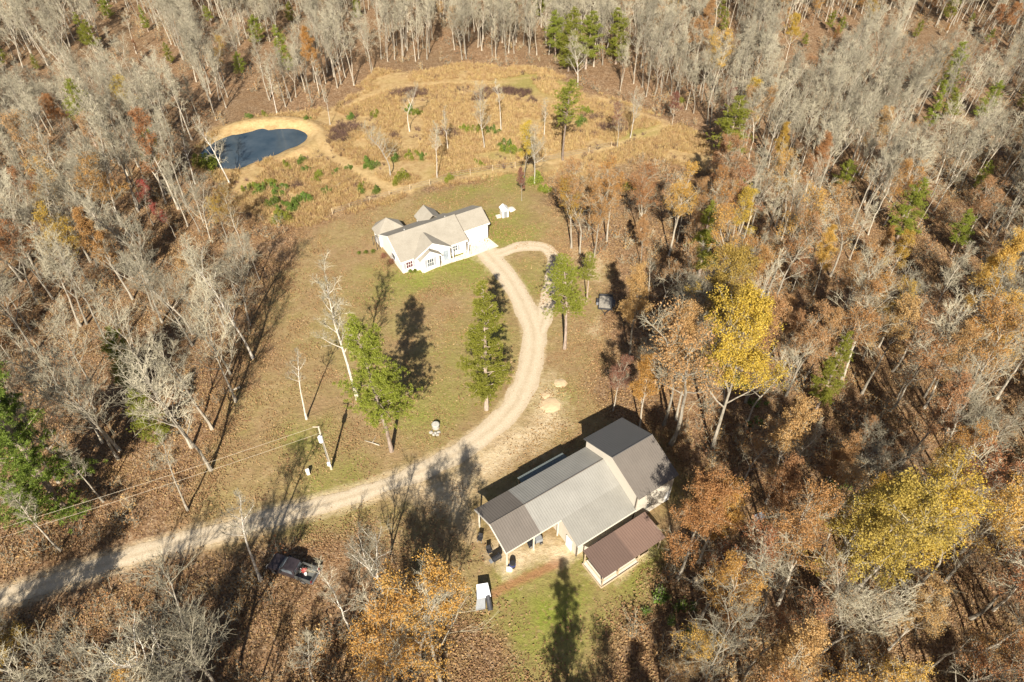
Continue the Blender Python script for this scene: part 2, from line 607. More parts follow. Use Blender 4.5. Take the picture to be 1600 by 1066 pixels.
def ribbon(name, path, width, z, seed):
    r = np.random.RandomState(seed)
    p = np.array(smooth(path, 4))
    d = np.gradient(p, axis=0)
    d /= np.linalg.norm(d, axis=1)[:, None]
    nrm = np.stack([-d[:, 1], d[:, 0]], 1)
    s = np.linspace(0, 1, len(p))
    wd = np.array([width(t) for t in s])
    jl = (value_noise(p, 2.2, seed) - .5) * .55 + (r.rand(len(p)) - .5) * .16
    jr = (value_noise(p, 2.2, seed + 5) - .5) * .55 + (r.rand(len(p)) - .5) * .16
    cols = 5
    V, U = [], []
    for k in range(cols):
        t = k / (cols - 1) * 2 - 1
        off = t * wd / 2 + (jl * (t < -.9) + jr * (t > .9))
        q = p + nrm * off[:, None]
        crown = .03 * (1 - t * t)
        V.append(np.column_stack([q, np.full(len(q), z + crown)]))
        U.append(np.column_stack([np.full(len(q), k / (cols - 1)), s * 60]))
    V = np.stack(V, 1).reshape(-1, 3)
    U = np.stack(U, 1).reshape(-1, 2)
    i = np.arange(len(p) * cols).reshape(len(p), cols)
    F = np.stack([i[:-1, :-1], i[1:, :-1], i[1:, 1:], i[:-1, 1:]], -1).reshape(-1, 4)[:, ::-1]
    me = np_mesh(name, V, [F], [M['gravel']], None, True)
    uvl = me.uv_layers.new(name='UVMap')
    uvl.data.foreach_set('uv', U[F.ravel()].astype(np.float32).ravel())
    return tag(link(name, me), kind='structure')


ribbon('gravel_driveway', MAIN_DRIVE, lambda t: 2.35 + 1.15 * min(max((t - .45) / .2, 0), 1) + .6 * max(t - .9, 0) * 10 * .5, .045, 4)
ribbon('driveway_loop', LOOP_DRIVE, lambda t: 2.5 + .8 * max(0, t - .6), .037, 8)

# ------------------------------------------------------------------ house
def siding(name, col, step, vertical=False, var=.05):
    m, n, l, b = new_mat(name, .55, .3)
    co = n.new('ShaderNodeTexCoord').outputs['Object']
    wv = n.new('ShaderNodeTexWave')
    wv.wave_type = 'BANDS'
    wv.bands_direction = 'X' if vertical else 'Z'
    wv.wave_profile = 'SAW' if not vertical else 'SIN'
    wv.inputs['Scale'].default_value = 1 / step * .314 if vertical else 1 / step * .314
    l.new(co, wv.inputs['Vector'])
    f = add_noise(n, l, .8, 5, co)
    d = tuple(c * (1 - var * 2) for c in col)
    c = ramp(n, l, f, [(.3, d), (.7, col)])
    l.new(c, b.inputs['Base Color'])
    bump(n, l, b, wv.outputs[1], .5, .03)
    return m


M['siding'] = siding('white lap siding', (.80, .78, .74), .18)
m, n, l, b = new_mat('tan shingles', .95, .1)
co = n.new('ShaderNodeTexCoord').outputs['Object']
br = n.new('ShaderNodeTexBrick')
br.inputs['Scale'].default_value = 3.0
br.inputs['Color1'].default_value = (.325, .30, .25, 1)
br.inputs['Color2'].default_value = (.265, .245, .20, 1)
br.inputs['Mortar'].default_value = (.22, .19, .15, 1)
br.inputs['Mortar Size'].default_value = .015
l.new(co, br.inputs['Vector'])
f = add_noise(n, l, .6, 6, co)
l.new(mix(n, l, .35, br.outputs[0], ramp(n, l, f, [(.3, (.25, .215, .17)), (.7, (.38, .34, .28))])), b.inputs['Base Color'])
M['shingle'] = m
M['trim'] = plain('white trim', (.80, .79, .76), .5, .3, .05)
m, n, l, b = new_mat('window glass', .08, .5)
co = n.new('ShaderNodeTexCoord').outputs['Object']
l.new(ramp(n, l, add_noise(n, l, 1.5, 3, co), [(.3, (.05, .06, .07)), (.7, (.14, .16, .18))]), b.inputs['Base Color'])
M['glass'] = m
M['maroon_cloth'] = plain('maroon curtain', (.10, .03, .04), .8, .2)
M['shutter'] = plain('grey shutter', (.33, .34, .37), .6, .3, .12)
M['concrete'] = plain('pale concrete', (.60, .55, .46), .9, .1, .12, .9)
M['dark_metal'] = plain('dark metal', (.05, .05, .055), .5, .4)
M['gutter'] = plain('brown gutter', (.12, .095, .075), .6, .3)

house = empty('house', (H_O[0], H_O[1], 0), H_ANG, 'white sided single storey house with tan shingle roof beside the gravel loop', 'house')


def slope(pb, a0, a1, b0, z0, b1, z1, t=.14):
    """roof slab spanning a0..a1, from edge (b0, z0) to edge (b1, z1)"""
    pb.prism([(a0, b0, z0), (a1, b0, z0), (a1, b1, z1), (a0, b1, z1)], (0, 0, t))


def slope_x(pb, b0, b1, a0, z0, a1, z1, t=.14):
    pb.prism([(a0, b0, z0), (a1, b0, z0), (a1, b1, z1), (a0, b1, z1)][::1] if False else [(a0, b0, z0), (a1, b0, z1), (a1, b1, z1), (a0, b1, z0)], (0, 0, t))


RZ, EZ, RB, HB = 4.85, 2.6, 4.3, 8.6
wl = PB()
wl.prism([(0, 0, 0), (0, HB, 0), (0, HB, EZ), (0, RB, RZ - .04), (0, 0, EZ)], (11.9, 0, 0))
wl.prism([(11.9, 1.7, 0), (11.9, 7.4, 0), (11.9, 7.4, 3.1), (11.9, RB, 4.55), (11.9, 1.7, 3.1)], (5.2, 0, 0))
wl.prism([(2.3, -.5, 0), (8.6, -.5, 0), (8.6, -.5, EZ), (5.45, -.5, 4.42), (2.3, -.5, EZ)], (0, .5, 0))
wl.prism([(2.85, -1.4, 0), (6.15, -1.4, 0), (6.15, -1.4, EZ), (4.5, -1.4, 3.75), (2.85, -1.4, EZ)], (0, .9, 0))
wl.prism([(-.3, HB, 0), (4.2, HB, 0), (4.2, 10.9, 0), (3.2, 12, 0), (.9, 12, 0), (-.3, 10.9, 0)], (0, 0, EZ))
wl.box(7.6, 11.0, HB, 10.4, 0, EZ)
wl.build('wall', M['siding'], house)
ro = PB()
sl_ = (RZ - EZ) / RB
slope(ro, -.3, 12.15, -.35, EZ - .35 * sl_, RB, RZ)
slope(ro, -.3, 12.15, HB + .35, EZ - .35 * sl_, RB, RZ)
slope(ro, 12.16, 17.4, 1.4, 2.98, RB, 4.60)
slope(ro, 12.16, 17.4, 7.75, 2.96, RB, 4.60)
for (ac, hw, bf, bb, pz) in ((5.45, 3.15, -.8, 2.9, 4.45), (4.5, 1.65, -1.75, .4, 3.78)):
    k = (pz - EZ) / hw
    for s in (-1, 1):
        slope_x(ro, bf, bb, ac + s * (hw + .3), EZ - .3 * k, ac, pz, .13)
for q in range(6):                                                    # hip roof of the bay
    e = [(-.6, HB - .3), (4.5, HB - .3), (4.5, 11.05), (3.35, 12.3), (.75, 12.3), (-.6, 11.05)]
    p, r2 = e[q], e[(q + 1) % 6]
    ro.prism([(p[0], p[1], EZ - .1), (r2[0], r2[1], EZ - .1), (2.0, 10.3, 4.25)], (0, 0, .12))
for s in (-1, 1):
    slope_x(ro, 7.0, 10.75, 9.3 + s * 2.0, EZ - .1, 9.3, 4.1, .12)
roof = ro.build('roof', M['shingle'], house)
fa = PB()
fa.box(-.3, 2.2, -.41, -.355, EZ - .33, EZ - .03)
fa.box(8.95, 12.1, -.41, -.355, EZ - .33, EZ - .03)
fa.box(12.2, 17.4, 1.34, 1.395, 2.85, 3.1)
for (ac, hw, bf, pz) in ((5.45, 3.15, -.86, 4.45), (4.5, 1.65, -1.81, 3.78)):
    k = (pz - EZ) / hw
    for s in (-1, 1):
        fa.prism([(ac + s * (hw + .3), bf, EZ - .3 * k - .1), (ac, bf, pz - .1), (ac, bf, pz + .14), (ac + s * (hw + .3), bf, EZ - .3 * k + .14)], (0, .055, 0))
for (b0, z0) in ((-.35, EZ - .35 * sl_), (HB + .35, EZ - .35 * sl_)):
    fa.prism([(-.36, b0, z0 - .08), (-.36, RB, RZ - .08), (-.36, RB, RZ + .15), (-.36, b0, z0 + .15)], (.055, 0, 0))
fa.build('fascia', M['trim'], roof)
vent = PB()
vent.cyl((3.0, 4.9, 4.3), .06, .55, 10)
vent.build('vent_pipe', M['trim'], roof)
PB().cyl((10.6, 4.9, 4.2), .06, .6, 10).build('vent_pipe', M['trim'], roof)
for q in ((6.17, 6.28, -1.46, -1.36, .1, 2.45), (8.62, 8.74, -.56, -.46, .1, 2.45), (11.92, 12.04, .0, .1, .1, 2.3), (17.11, 17.24, 1.66, 1.76, .1, 2.9)):
    PB().box(*q).build('downspout', M['gutter'], house)
rk = PB()
rk.prism([(12.155, -.35, EZ - .35 * sl_ - .05), (12.155, RB, RZ - .05), (12.155, RB, RZ + .16), (12.155, -.35, EZ - .35 * sl_ + .16)], (.05, 0, 0))
rk.build('rake_trim', M['gutter'], roof)
rk = PB()
rk.prism([(17.405, 1.4, 2.93), (17.405, RB, 4.55), (17.405, RB, 4.76), (17.405, 1.4, 3.14)], (.05, 0, 0))
rk.build('rake_trim', M['gutter'], roof)


def window(a0, a1, z0, z1, b, parent, mat, shutters=True, bars=3):
    """window in a wall facing the front of the house"""
    fr = PB()
    t = .08
    fr.box(a0 - t, a1 + t, b - .06, b - .002, z0 - t, z0)
    fr.box(a0 - t, a1 + t, b - .06, b - .002, z1, z1 + t)
    fr.box(a0 - t, a0, b - .06, b - .002, z0, z1)
    fr.box(a1, a1 + t, b - .06, b - .002, z0, z1)
    for k in range(1, bars):
        x = a0 + (a1 - a0) * k / bars
        fr.box(x - .025, x + .025, b - .055, b - .003, z0, z1)
    fr.box(a0, a1, b - .053, b - .004, (z0 + z1) / 2 - .025, (z0 + z1) / 2 + .025)
    f = fr.build('window', M['trim'], parent)
    PB().box(a0, a1, b - .03, b - .005, z0, z1).build('pane', mat, f)
    if shutters:
        for s in (a0 - t - .38, a1 + t + .02):
            sh = PB().box(s, s + .36, b - .05, b - .002, z0 - t, z1 + t)
            for k in range(7):
                zc = z0 + (z1 - z0) * (k + .5) / 7
                sh.box(s + .05, s + .31, b - .07, b - .052, zc - .04, zc + .04)
            sh.build('shutter', M['shutter'], f)


window(.75, 1.85, .8, 2.05, 0, house, M['maroon_cloth'])
window(3.95, 5.05, .75, 2.2, -1.4, house, M['glass'])
window(9.4, 10.2, .9, 2.1, 0, house, M['glass'], True, 2)
dr = PB().box(7.3, 8.2, -.56, -.502, .05, 2.1).build('door', plain('grey blue door', (.30, .34, .38), .5, .3), house)
PB().box(8.02, 8.1, -.62, -.565, .98, 1.1).build('handle', M['dark_metal'], dr)
for a0 in (12.45, 14.95):
    gd = PB().box(a0, a0 + 1.95, 1.62, 1.698, .05, 2.2)
    for k in range(4):
        gd.box(a0 + .06, a0 + 1.89, 1.59, 1.618, .1 + k * .53, .56 + k * .53)
    gd.build('garage_door', M['trim'], house)
ew = PB()                                                             # window and arched trellis on the end wall
ew.box(-.05, -.002, 2.6, 3.9, .9, 2.0)
f = ew.build('window', M['trim'], house)
PB().box(-.065, -.052, 2.7, 3.8, 1.0, 1.9).build('pane', M['glass'], f)
ar = PB()
for s in (0, .5):
    ar.tube([(-.6 - s, 8.2, 0), (-.6 - s, 8.2, 1.7), (-.6 - s, 8.5, 2.1), (-.6 - s, 9.0, 2.25), (-.6 - s, 9.5, 2.1), (-.6 - s, 9.8, 1.7), (-.6 - s, 9.8, 0)], .05, 6)
ar.build('arched_trellis', M['dark_metal'], house)
ps = PB().box(6.2, 11.8, -1.5, -.57, .0, .12)
ps.build('porch_slab', M['concrete'], house)
po = PB()
for a in (8.7, 11.6):
    po.box(a, a + .12, -1.35, -1.23, .12, 2.35)
    po.build('porch_post', M['trim'], house); po = PB()


def flat(name, pts, z, mat):
    v = [(*at(x, y)[:2], z) for x, y in pts]
    return tag(PB().prism(v, (0, 0, -.2)).build(name, mat), kind='structure')


flat('concrete_pavement', [(757, 367.5), (779, 385), (737, 401), (724, 397), (727, 386), (733, 380)], .075, M['concrete'])
flat('front_path', [(724, 397.2), (737, 401.2), (686, 416.5), (663, 427), (659, 424), (690, 410)], .07, M['concrete'])


# ------------------------------------------------------------------ metal garage
def ribbed(name, col, rib=.3, var=.14, rough=.7, spec=.15, axis_='X', depth=.03):
    m, n, l, b = new_mat(name, rough, spec)
    co = n.new('ShaderNodeTexCoord').outputs['Object']
    wv = n.new('ShaderNodeTexWave')
    wv.wave_type = 'BANDS'
    wv.bands_direction = axis_
    wv.inputs['Scale'].default_value = .314 / rib
    l.new(co, wv.inputs['Vector'])
    f = add_noise(n, l, .5, 6, co, .6)
    g = add_noise(n, l, 4, 3, co, stretch=(4, .5, 1))
    ff = mth(n, l, 'MULTIPLY_ADD', g, .4, mth(n, l, 'MULTIPLY', f, .6))
    c = ramp(n, l, ff, [(.3, tuple(q * (1 - var) for q in col)), (.7, tuple(q * (1 + var) for q in col))])
    rb = mth(n, l, 'POWER', wv.outputs[1], 5.0)
    c = mix(n, l, mth(n, l, 'MULTIPLY', rb, .08), c, tuple(q * .6 for q in col))
    l.new(c, b.inputs['Base Color'])
    bump(n, l, b, rb, .6, depth)
    return m


M['roof_pale'] = ribbed('pale metal roofing', (.25, .242, .218))
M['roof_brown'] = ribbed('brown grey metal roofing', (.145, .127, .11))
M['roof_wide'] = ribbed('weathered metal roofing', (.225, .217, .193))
M['roof_shade_tone'] = ribbed('shade toned metal roofing', (.085, .085, .085), .3, .06)  # shade of the upper roof's north slope, put into the colour
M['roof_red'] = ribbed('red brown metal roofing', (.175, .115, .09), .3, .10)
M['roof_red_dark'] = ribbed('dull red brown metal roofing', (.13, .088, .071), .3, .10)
M['wall_beige'] = ribbed('beige metal siding', (.52, .475, .40), .23, .05)
M['beige_trim'] = plain('beige trim', (.62, .57, .48), .5, .3, .06)
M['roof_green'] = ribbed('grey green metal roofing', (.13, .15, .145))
M['raw_wood'] = plain('weathered lumber', (.48, .38, .25), .9, .1, .25, 4)
M['dark_inside'] = plain('dark boards', (.10, .085, .07), .9, .1)

garage = empty('metal_garage', (*G_O, 0), R(33.4), 'long grey metal garage with taller east block and open carport end', 'garage')
GE, GR, GB = 3.8, 5.0, 2.75
GS = (GR - GE) / 3.1
wg = PB()
wg.prism([(7.15, -3.35, .0), (15.59, -3.35, 0), (15.59, -3.35, 2.42), (15.59, GB, GR - .05), (15.59, 5.7, 3.8), (15.59, 5.7, 0), (15.59, -3.35, 0)][1:6] , (-8.3, 0, 0))
wg.build('wall', M['wall_beige'], garage)
tw = PB()
TE, TR, TB0, TB1, TRB = 5.3, 7.3, -3.6, 6.0, 1.15
tw.prism([(15.6, TB0, 0), (15.6, TB1, 0), (15.6, TB1, TE), (15.6, TRB, TR - .03), (15.6, TB0, TE)], (5.5, 0, 0))
tw.build('tall_wall', M['wall_beige'], garage)
# carport back wall and gable infill
cw = PB()
cw.prism([(.12, -.2, 3.5), (.12, 5.7, 3.5), (.12, 5.7, 3.8), (.12, GB, GR - .05), (.12, -.2, 3.8)], (.06, 0, 0))
cw.build('gable_panel', M['wall_beige'], garage)
bw = PB()
bw.box(3.8, 7.2, 3.9, 3.98, 0, 3.9)
bw.build('partition_panel', M['dark_inside'], garage)


def roof_part(name, mat, a0, a1, b0, z0, b1, z1, t=.07):
    pb = PB()
    slope(pb, a0, a1, b0, z0, b1, z1, t)
    return pb.build(name, mat, garage)


zf = lambda b: GR - abs(b - GB) * GS
SW_Z = GE - (3.1 + .6 - .25) * .37
roof_part('roof_extension', M['roof_brown'], -.25, 4.28, -.5, zf(-.5), GB, GR)
roof_part('roof_extension', M['roof_brown'], -.25, 4.28, 6.0, zf(6.0), GB, GR)
roof_part('roof', M['roof_pale'], 4.28, 15.598, -.5, zf(-.5), GB, GR)
roof_part('roof', M['roof_pale'], 4.28, 15.598, 6.0, zf(6.0), GB, GR)
roof_part('wing_roof', M['roof_wide'], 7.12, 15.598, -3.6, zf(-.5) - 3.1 * .41, -.5, zf(-.5))
ridge_cap = PB().tube([(-.25, GB, GR + .075), (15.5, GB, GR + .075)], .06, 6).build('ridge_cap', M['roof_brown'], garage)
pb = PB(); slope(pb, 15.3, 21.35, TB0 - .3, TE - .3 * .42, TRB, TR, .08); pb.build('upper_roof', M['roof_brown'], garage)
pb = PB(); slope(pb, 15.3, 21.35, TB1 + .3, TE - .3 * .42, TRB, TR, .08); pb.build('upper_roof', M['roof_shade_tone'], garage)  # north slope, its shade painted in by a darker roofing
PB().tube([(15.3, TRB, TR + .085), (21.35, TRB, TR + .085)], .06, 6).build('ridge_cap', M['roof_shade_tone'], garage)
tr = PB()
tr.box(-.25, 7.1, -.57, -.505, zf(-.5) - .12, zf(-.5) + .06)
tr.box(7.12, 15.55, -3.67, -3.605, zf(-.5) - 3.1 * .41 - .14, zf(-.5) - 3.1 * .41 + .06)
for b0 in (-.5, 6.0):
    tr.prism([(-.34, b0, zf(b0) - .14), (-.34, GB, GR - .14), (-.34, GB, GR + .09), (-.34, b0, zf(b0) + .09)], (.085, 0, 0))
tr.build('roof_trim', M['beige_trim'], garage)
PB().box(15.50, 15.59, -3.45, -3.36, 0, TE).build('corner_trim', M['gutter'], garage)
for (a, b0) in ((.0, -.2), (.0, 5.65), (3.6, -.2), (3.6, 5.65), (6.95, -.2)):
    q = PB().box(a, a + .14, b0, b0 + .14, 0, zf(b0) - .02)
    q.build('post', M['beige_trim'], garage)
PB().box(7.2, 7.3, -3.5, -3.36, 0, 2.3).build('corner_trim', M['gutter'], garage)
aw = PB()
slope(aw, 6.6, 13.3, 7.6, 2.45, 5.75, 2.85, .06)
aw.build('awning_roof', M['roof_green'], garage)
for a in (6.7, 9.9, 13.1):
    PB().box(a, a + .1, 7.4, 7.5, 0, 2.47).build('awning_post', M['raw_wood'], garage)
d = PB().box(7.1, 7.19, -2.6, -1.6, .02, 2.05); d.build('door', M['trim'], garage)
d = PB().box(20.2, 21.05, -3.62, -3.552, .05, 2.1); d.build('door', M['trim'], garage)
d = PB().box(17.2, 18.2, -3.6, -3.552, 1.2, 2.2).build('window', M['trim'], garage)
PB().box(17.28, 18.12, -3.63, -3.604, 1.28, 2.12).build('pane', M['glass'], d)

# ---- open shed with red-brown roof
shed = empty('open_shed', (*garage_pt(0, 0), 0), R(33.4), 'open sided lumber shed with red brown metal roof beside the grey garage', 'shed')
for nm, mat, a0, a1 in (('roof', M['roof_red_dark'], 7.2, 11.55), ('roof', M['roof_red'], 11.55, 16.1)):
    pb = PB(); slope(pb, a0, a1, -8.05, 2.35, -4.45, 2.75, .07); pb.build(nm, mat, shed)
for a in (7.4, 9.6, 12.5, 15.6):
    for b0 in (-7.85, -4.7):
        PB().box(a, a + .12, b0, b0 + .12, 0, 2.36 if b0 < -6 else 2.7).build('post', M['raw_wood'], shed)
PB().box(7.3, 12.6, -7.95, -4.55, .0, .16).build('floor_deck', M['concrete'], shed)
rl = PB()
rl.box(7.25, 12.5, -8.04, -7.96, .05, .3); rl.box(7.17, 7.25, -8.0, -4.6, .05, .3)
rl.box(7.52, 12.5, -7.83, -7.76, .95, 1.05); rl.box(7.42, 7.5, -7.7, -4.75, .95, 1.05)
rl.box(12.7, 14.4, -7.6, -7.5, .05, .3)
rl.build('rail', M['raw_wood'], shed)

# ------------------------------------------------------------------ pickup truck
M['paint_dark'] = plain('dark maroon paint', (.034, .027, .030), .35, .4, .2, 2)
M['rubber'] = plain('black rubber', (.025, .025, .027), .85, .2)
M['chrome'] = plain('dull metal', (.45, .45, .46), .35, .5, .1, 4, .8)
M['grey_cover'] = plain('grey bed liner', (.13, .135, .125), .8, .2)
M['red_plastic'] = plain('red plastic', (.42, .05, .05), .5, .3)
M['white_plastic'] = plain('white plastic', (.75, .74, .70), .5, .3, .06)
M['tail'] = plain('red tail lamp', (.30, .02, .02), .3, .5)
M['amber'] = plain('pale lamp', (.65, .60, .50), .3, .5)

tp, tq = np.array(at(427, 882)), np.array(at(493, 905))
tc = (tp + tq) / 2
tang = math.atan2(tp[1] - tq[1], tp[0] - tq[0])
truck = empty('pickup_truck', (tc[0], tc[1], 0), tang, 'dark maroon pickup truck parked on leaf litter with loaded open bed', 'pickup truck')
prof = [(2.75, .45), (2.8, .75), (2.72, .98), (2.55, 1.08), (1.35, 1.16), (.95, 1.18), (-.78, 1.18), (-.8, .42)]
bd = PB()
bd.prism([(x, -.92, z) for x, z in prof], (0, 1.84, 0))
body = bd.build('body', M['paint_dark'], truck, .06)
cabp = [(1.3, 1.15), (.62, 1.78), (.3, 1.84), (-.55, 1.84), (-.76, 1.76), (-.82, 1.15)]
cb = PB()
cb.loft([[(x, -.86, z) if z < 1.3 else (x, -.72, z) for x, z in cabp], [(x, .86, z) if z < 1.3 else (x, .72, z) for x, z in cabp]])
cab = cb.build('cab', M['paint_dark'], truck, .05)
PB().prism([(1.235, -.70, 1.235), (1.235, .70, 1.235), (.70, .64, 1.735), (.70, -.64, 1.735)], (.03, 0, .03)).build('windscreen', M['glass'], cab)
PB().prism([(-.835, -.62, 1.3), (-.835, .62, 1.3), (-.79, .58, 1.7), (-.79, -.58, 1.7)], (-.03, 0, .0)).build('rear_window', M['glass'], cab)
for s in (-1, 1):
    PB().prism([(1.02, s * .835, 1.3), (-.62, s * .835, 1.3), (-.52, s * .75, 1.74), (.55, s * .75, 1.74)], (0, s * .025, .0)).build('side_window', M['glass'], cab)
    PB().box(.72, .92, s * 1.0 - .08, s * 1.0 + .08, 1.2, 1.4).build('mirror', M['rubber'], cab)
bed = PB()
bed.box(-2.72, -.84, -.92, -.80, .45, 1.16); bed.box(-2.72, -.84, .80, .92, .45, 1.16)
bed.box(-2.80, -2.72, -.92, .92, .45, 1.14); bed.box(-.84, -.80, -.80, .80, .45, 1.2)
bedo = bed.build('bed', plain('faded grey green paint', (.085, .085, .08), .45, .4), truck, .02)
PB().box(-2.72, -.84, -.80, .80, .52, .58).build('bed_floor', M['grey_cover'], bedo)
bm_ = PB().box(-2.98, -2.82, -.88, .88, .48, .66); bm_.build('bumper', M['chrome'], truck, .03)
PB().box(2.81, 2.92, -.88, .88, .42, .62).build('bumper', M['chrome'], truck, .03)
for s in (-1, 1):
    PB().box(-2.84, -2.802, s * .82 - .09, s * .82 + .09, .72, 1.06).build('tail_light', M['tail'], truck)
    PB().box(2.75, 2.83, s * .68 - .16, s * .68 + .16, .74, .92).build('headlight', M['amber'], truck)


def wheel(parent, x, y, r=.38, w=.24, name='wheel'):
    t = PB()
    ring = []
    for (dy, rr) in ((-w / 2, r * .62), (-w / 2, r * .92), (-w / 2 + .04, r), (w / 2 - .04, r), (w / 2, r * .92), (w / 2, r * .62)):
        ring.append([(x + rr * math.cos(a * math.pi / 10), y + dy, r + rr * math.sin(a * math.pi / 10)) for a in range(20)])
    wh = t.loft(ring).build(name, M['rubber'], parent, 0, True)
    k = w / 2 + .005
    PB().loft([[(x + q * r * math.cos(a * math.pi / 8), y + dy, r + q * r * math.sin(a * math.pi / 8)) for a in range(16)] for dy, q in ((-k, .3), (-k, .6), (k, .6), (k, .3))]).build('rim', M['chrome'], wh)
    return wh


for x in (1.85, -1.75):
    for y in (-.84, .84):
        wheel(truck, x, y, .38, .24)


def rel(o, x, y, z=0):
    a = o.rotation_euler[2]
    return (o.location[0] + x * math.cos(a) - y * math.sin(a), o.location[1] + x * math.sin(a) + y * math.cos(a), z)


q = PB().loft([[(-.3, -.2, 0), (.3, -.2, 0), (.3, .2, 0), (-.3, .2, 0)], [(-.3, -.2, .45), (.3, -.2, .45), (.3, .2, .45), (-.3, .2, .45)], [(-.15, -.1, .56), (.15, -.1, .56), (.15, .1, .56), (-.15, .1, .56)]])
can = empty('fuel_can', rel(truck, -1.35, -.2, .58), tang + .3, 'red plastic fuel can lying loaded in the open pickup bed', 'fuel can')
q.build('can_body', M['red_plastic'], can, .04)
PB().tube([(-.2, 0, .5), (-.12, 0, .66), (.12, 0, .66), (.2, 0, .5)], .035, 6).build('handle', M['red_plastic'], can)
PB().tube([(.24, 0, .46), (.36, 0, .62)], .04, 6).build('spout', M['white_plastic'], can)
bk = empty('bucket', rel(truck, -1.75, .15, .58), 0, 'white plastic bucket standing in the open pickup bed', 'bucket')
PB().tube([(0, 0, 0), (0, 0, .38), (0, 0, .40), (0, 0, .33)], [.13, .17, .155, .14], 14).build('bucket_body', M['white_plastic'], bk)
PB().tube([(-.17, 0, .36), (-.1, .12, .5), (.1, .12, .5), (.17, 0, .36)], .012, 5).build('handle', M['dark_metal'], bk)

# ------------------------------------------------------------------ white machine on the grass
mc = at(757, 942)
mach = empty('wood_chipper', (mc[0], mc[1], 0), R(100), 'small white machine with dark tilted drum on the grass by orange soil strip', 'garden machine')
M['white_metal'] = plain('white painted metal', (.74, .74, .74), .45, .4, .08)
M['grey_metal'] = plain('light grey metal', (.24, .25, .26), .5, .3, .15)
PB().prism([(.1, -.75, .95), (1.55, -.62, 1.25), (1.55, .62, 1.25), (.1, .75, .95)], (0, 0, .07)).build('cover', M['white_metal'], mach, .02)
PB().loft([[(.2, -.55, .3), (1.4, -.55, .3), (1.4, .55, .3), (.2, .55, .3)], [(.15, -.62, .95), (1.5, -.55, 1.2), (1.5, .55, 1.2), (.15, .62, .95)]]).build('body', M['grey_metal'], mach)
PB().loft([[(.12, -.1, .42), (.12, .78, .42), (.12, .78, .9), (.12, -.1, .9)], [(-.75, .0, .12), (-.75, 1.05, .12), (-.75, 1.05, .5), (-.75, .0, .5)]]).build('chute', M['grey_metal'], mach)
PB().tube([(.25, -.42, .95), (-.4, -.46, .62), (-1.1, -.5, .36)], [.26, .28, .28], 14).build('drum', M['dark_metal'], mach)
for y in (-.7, .7):
    wheel(mach, .8, y, .3, .18)
PB().tube([(1.4, 0, .4), (2.1, 0, .42)], .05, 6).build('hitch_bar', M['dark_metal'], mach)

# ------------------------------------------------------------------ utility trailer
tl = at(946, 477)
M['deck_grey'] = plain('grey plank deck', (.34, .31, .26), .9, .1, .25, 3)
trl = empty('utility_trailer', (tl[0], tl[1], 0), R(82), 'flat utility trailer with grey deck and black fenders beside the woods', 'trailer')
dk = PB()
for k in range(9):
    dk.box(-1.5, 1.5, -1.0 + k * .225, -.79 + k * .225, .52, .57)
dk.build('deck', M['deck_grey'], trl)
fr = PB()
fr.box(-1.55, 1.55, -1.08, -1.01, .42, .8); fr.box(-1.55, 1.55, 1.03, 1.1, .42, .8); fr.box(1.5, 1.57, -1.0, 1.03, .42, .95); fr.box(-1.6, -1.55, -1.08, 1.1, .42, .72)
fr.build('frame', M['dark_metal'], trl)
PB().tube([(-1.6, -.7, .5), (-2.5, 0, .5), (-1.6, .7, .5)], .06, 6).tube([(-2.45, 0, .5), (-2.95, 0, .52)], .06, 6).build('tongue', M['dark_metal'], trl)
for y in (-1.28, 1.3):
    PB().loft([[(x, y - .16, z), (x, y + .16, z), (x, y + .16, z + .04), (x, y - .16, z + .04)] for x, z in ((-.75, .5), (-.5, .82), (.5, .82), (.75, .5))]).build('fender', M['dark_metal'], trl)
    wheel(trl, 0, y, .33, .2)

# ------------------------------------------------------------------ small yard things
ws = at(788, 337)
wh = empty('well_shed', (ws[0], ws[1], 0), R(20), 'tiny white shed with pitched roof on the lawn beyond the house', 'shed')
PB().prism([(-.6, -.7, 0), (.6, -.7, 0), (.6, -.7, 1.5), (0, -.7, 2.0), (-.6, -.7, 1.5)], (0, 1.4, 0)).build('wall', M['siding'], wh)
pb = PB()
for s in (-1, 1): slope_x(pb, -.85, .85, s * .75, 1.42, 0, 2.03, .07)
pb.build('roof', M['white_metal'], wh)
PB().box(-.3, .3, -.74, -.702, .05, 1.35).build('door', M['grey_metal'], wh)
PB().box(-1.6, -.75, -.5, .3, .0, .3).build('step', M['concrete'], wh)


def rock(name, loc, s, mat, seed, label, cat='rock', group=None, flat_=.6):
    r = np.random.RandomState(seed)
    rings = []
    for j, (q, z) in enumerate(((.95, 0), (1.05, .25), (.9, .55), (.55, .85), (.15, 1.0))):
        rings.append([(s * q * (1 + r.uniform(-.18, .18)) * math.cos(t * .785), s * q * (1 + r.uniform(-.18, .18)) * math.sin(t * .785), s * flat_ * z) for t in range(8)])
    o = PB().loft(rings).build(name, mat, None, 0, False)
    o.location = loc
    o.rotation_euler = (0, 0, seed)
    return tag(o, label, cat, group)


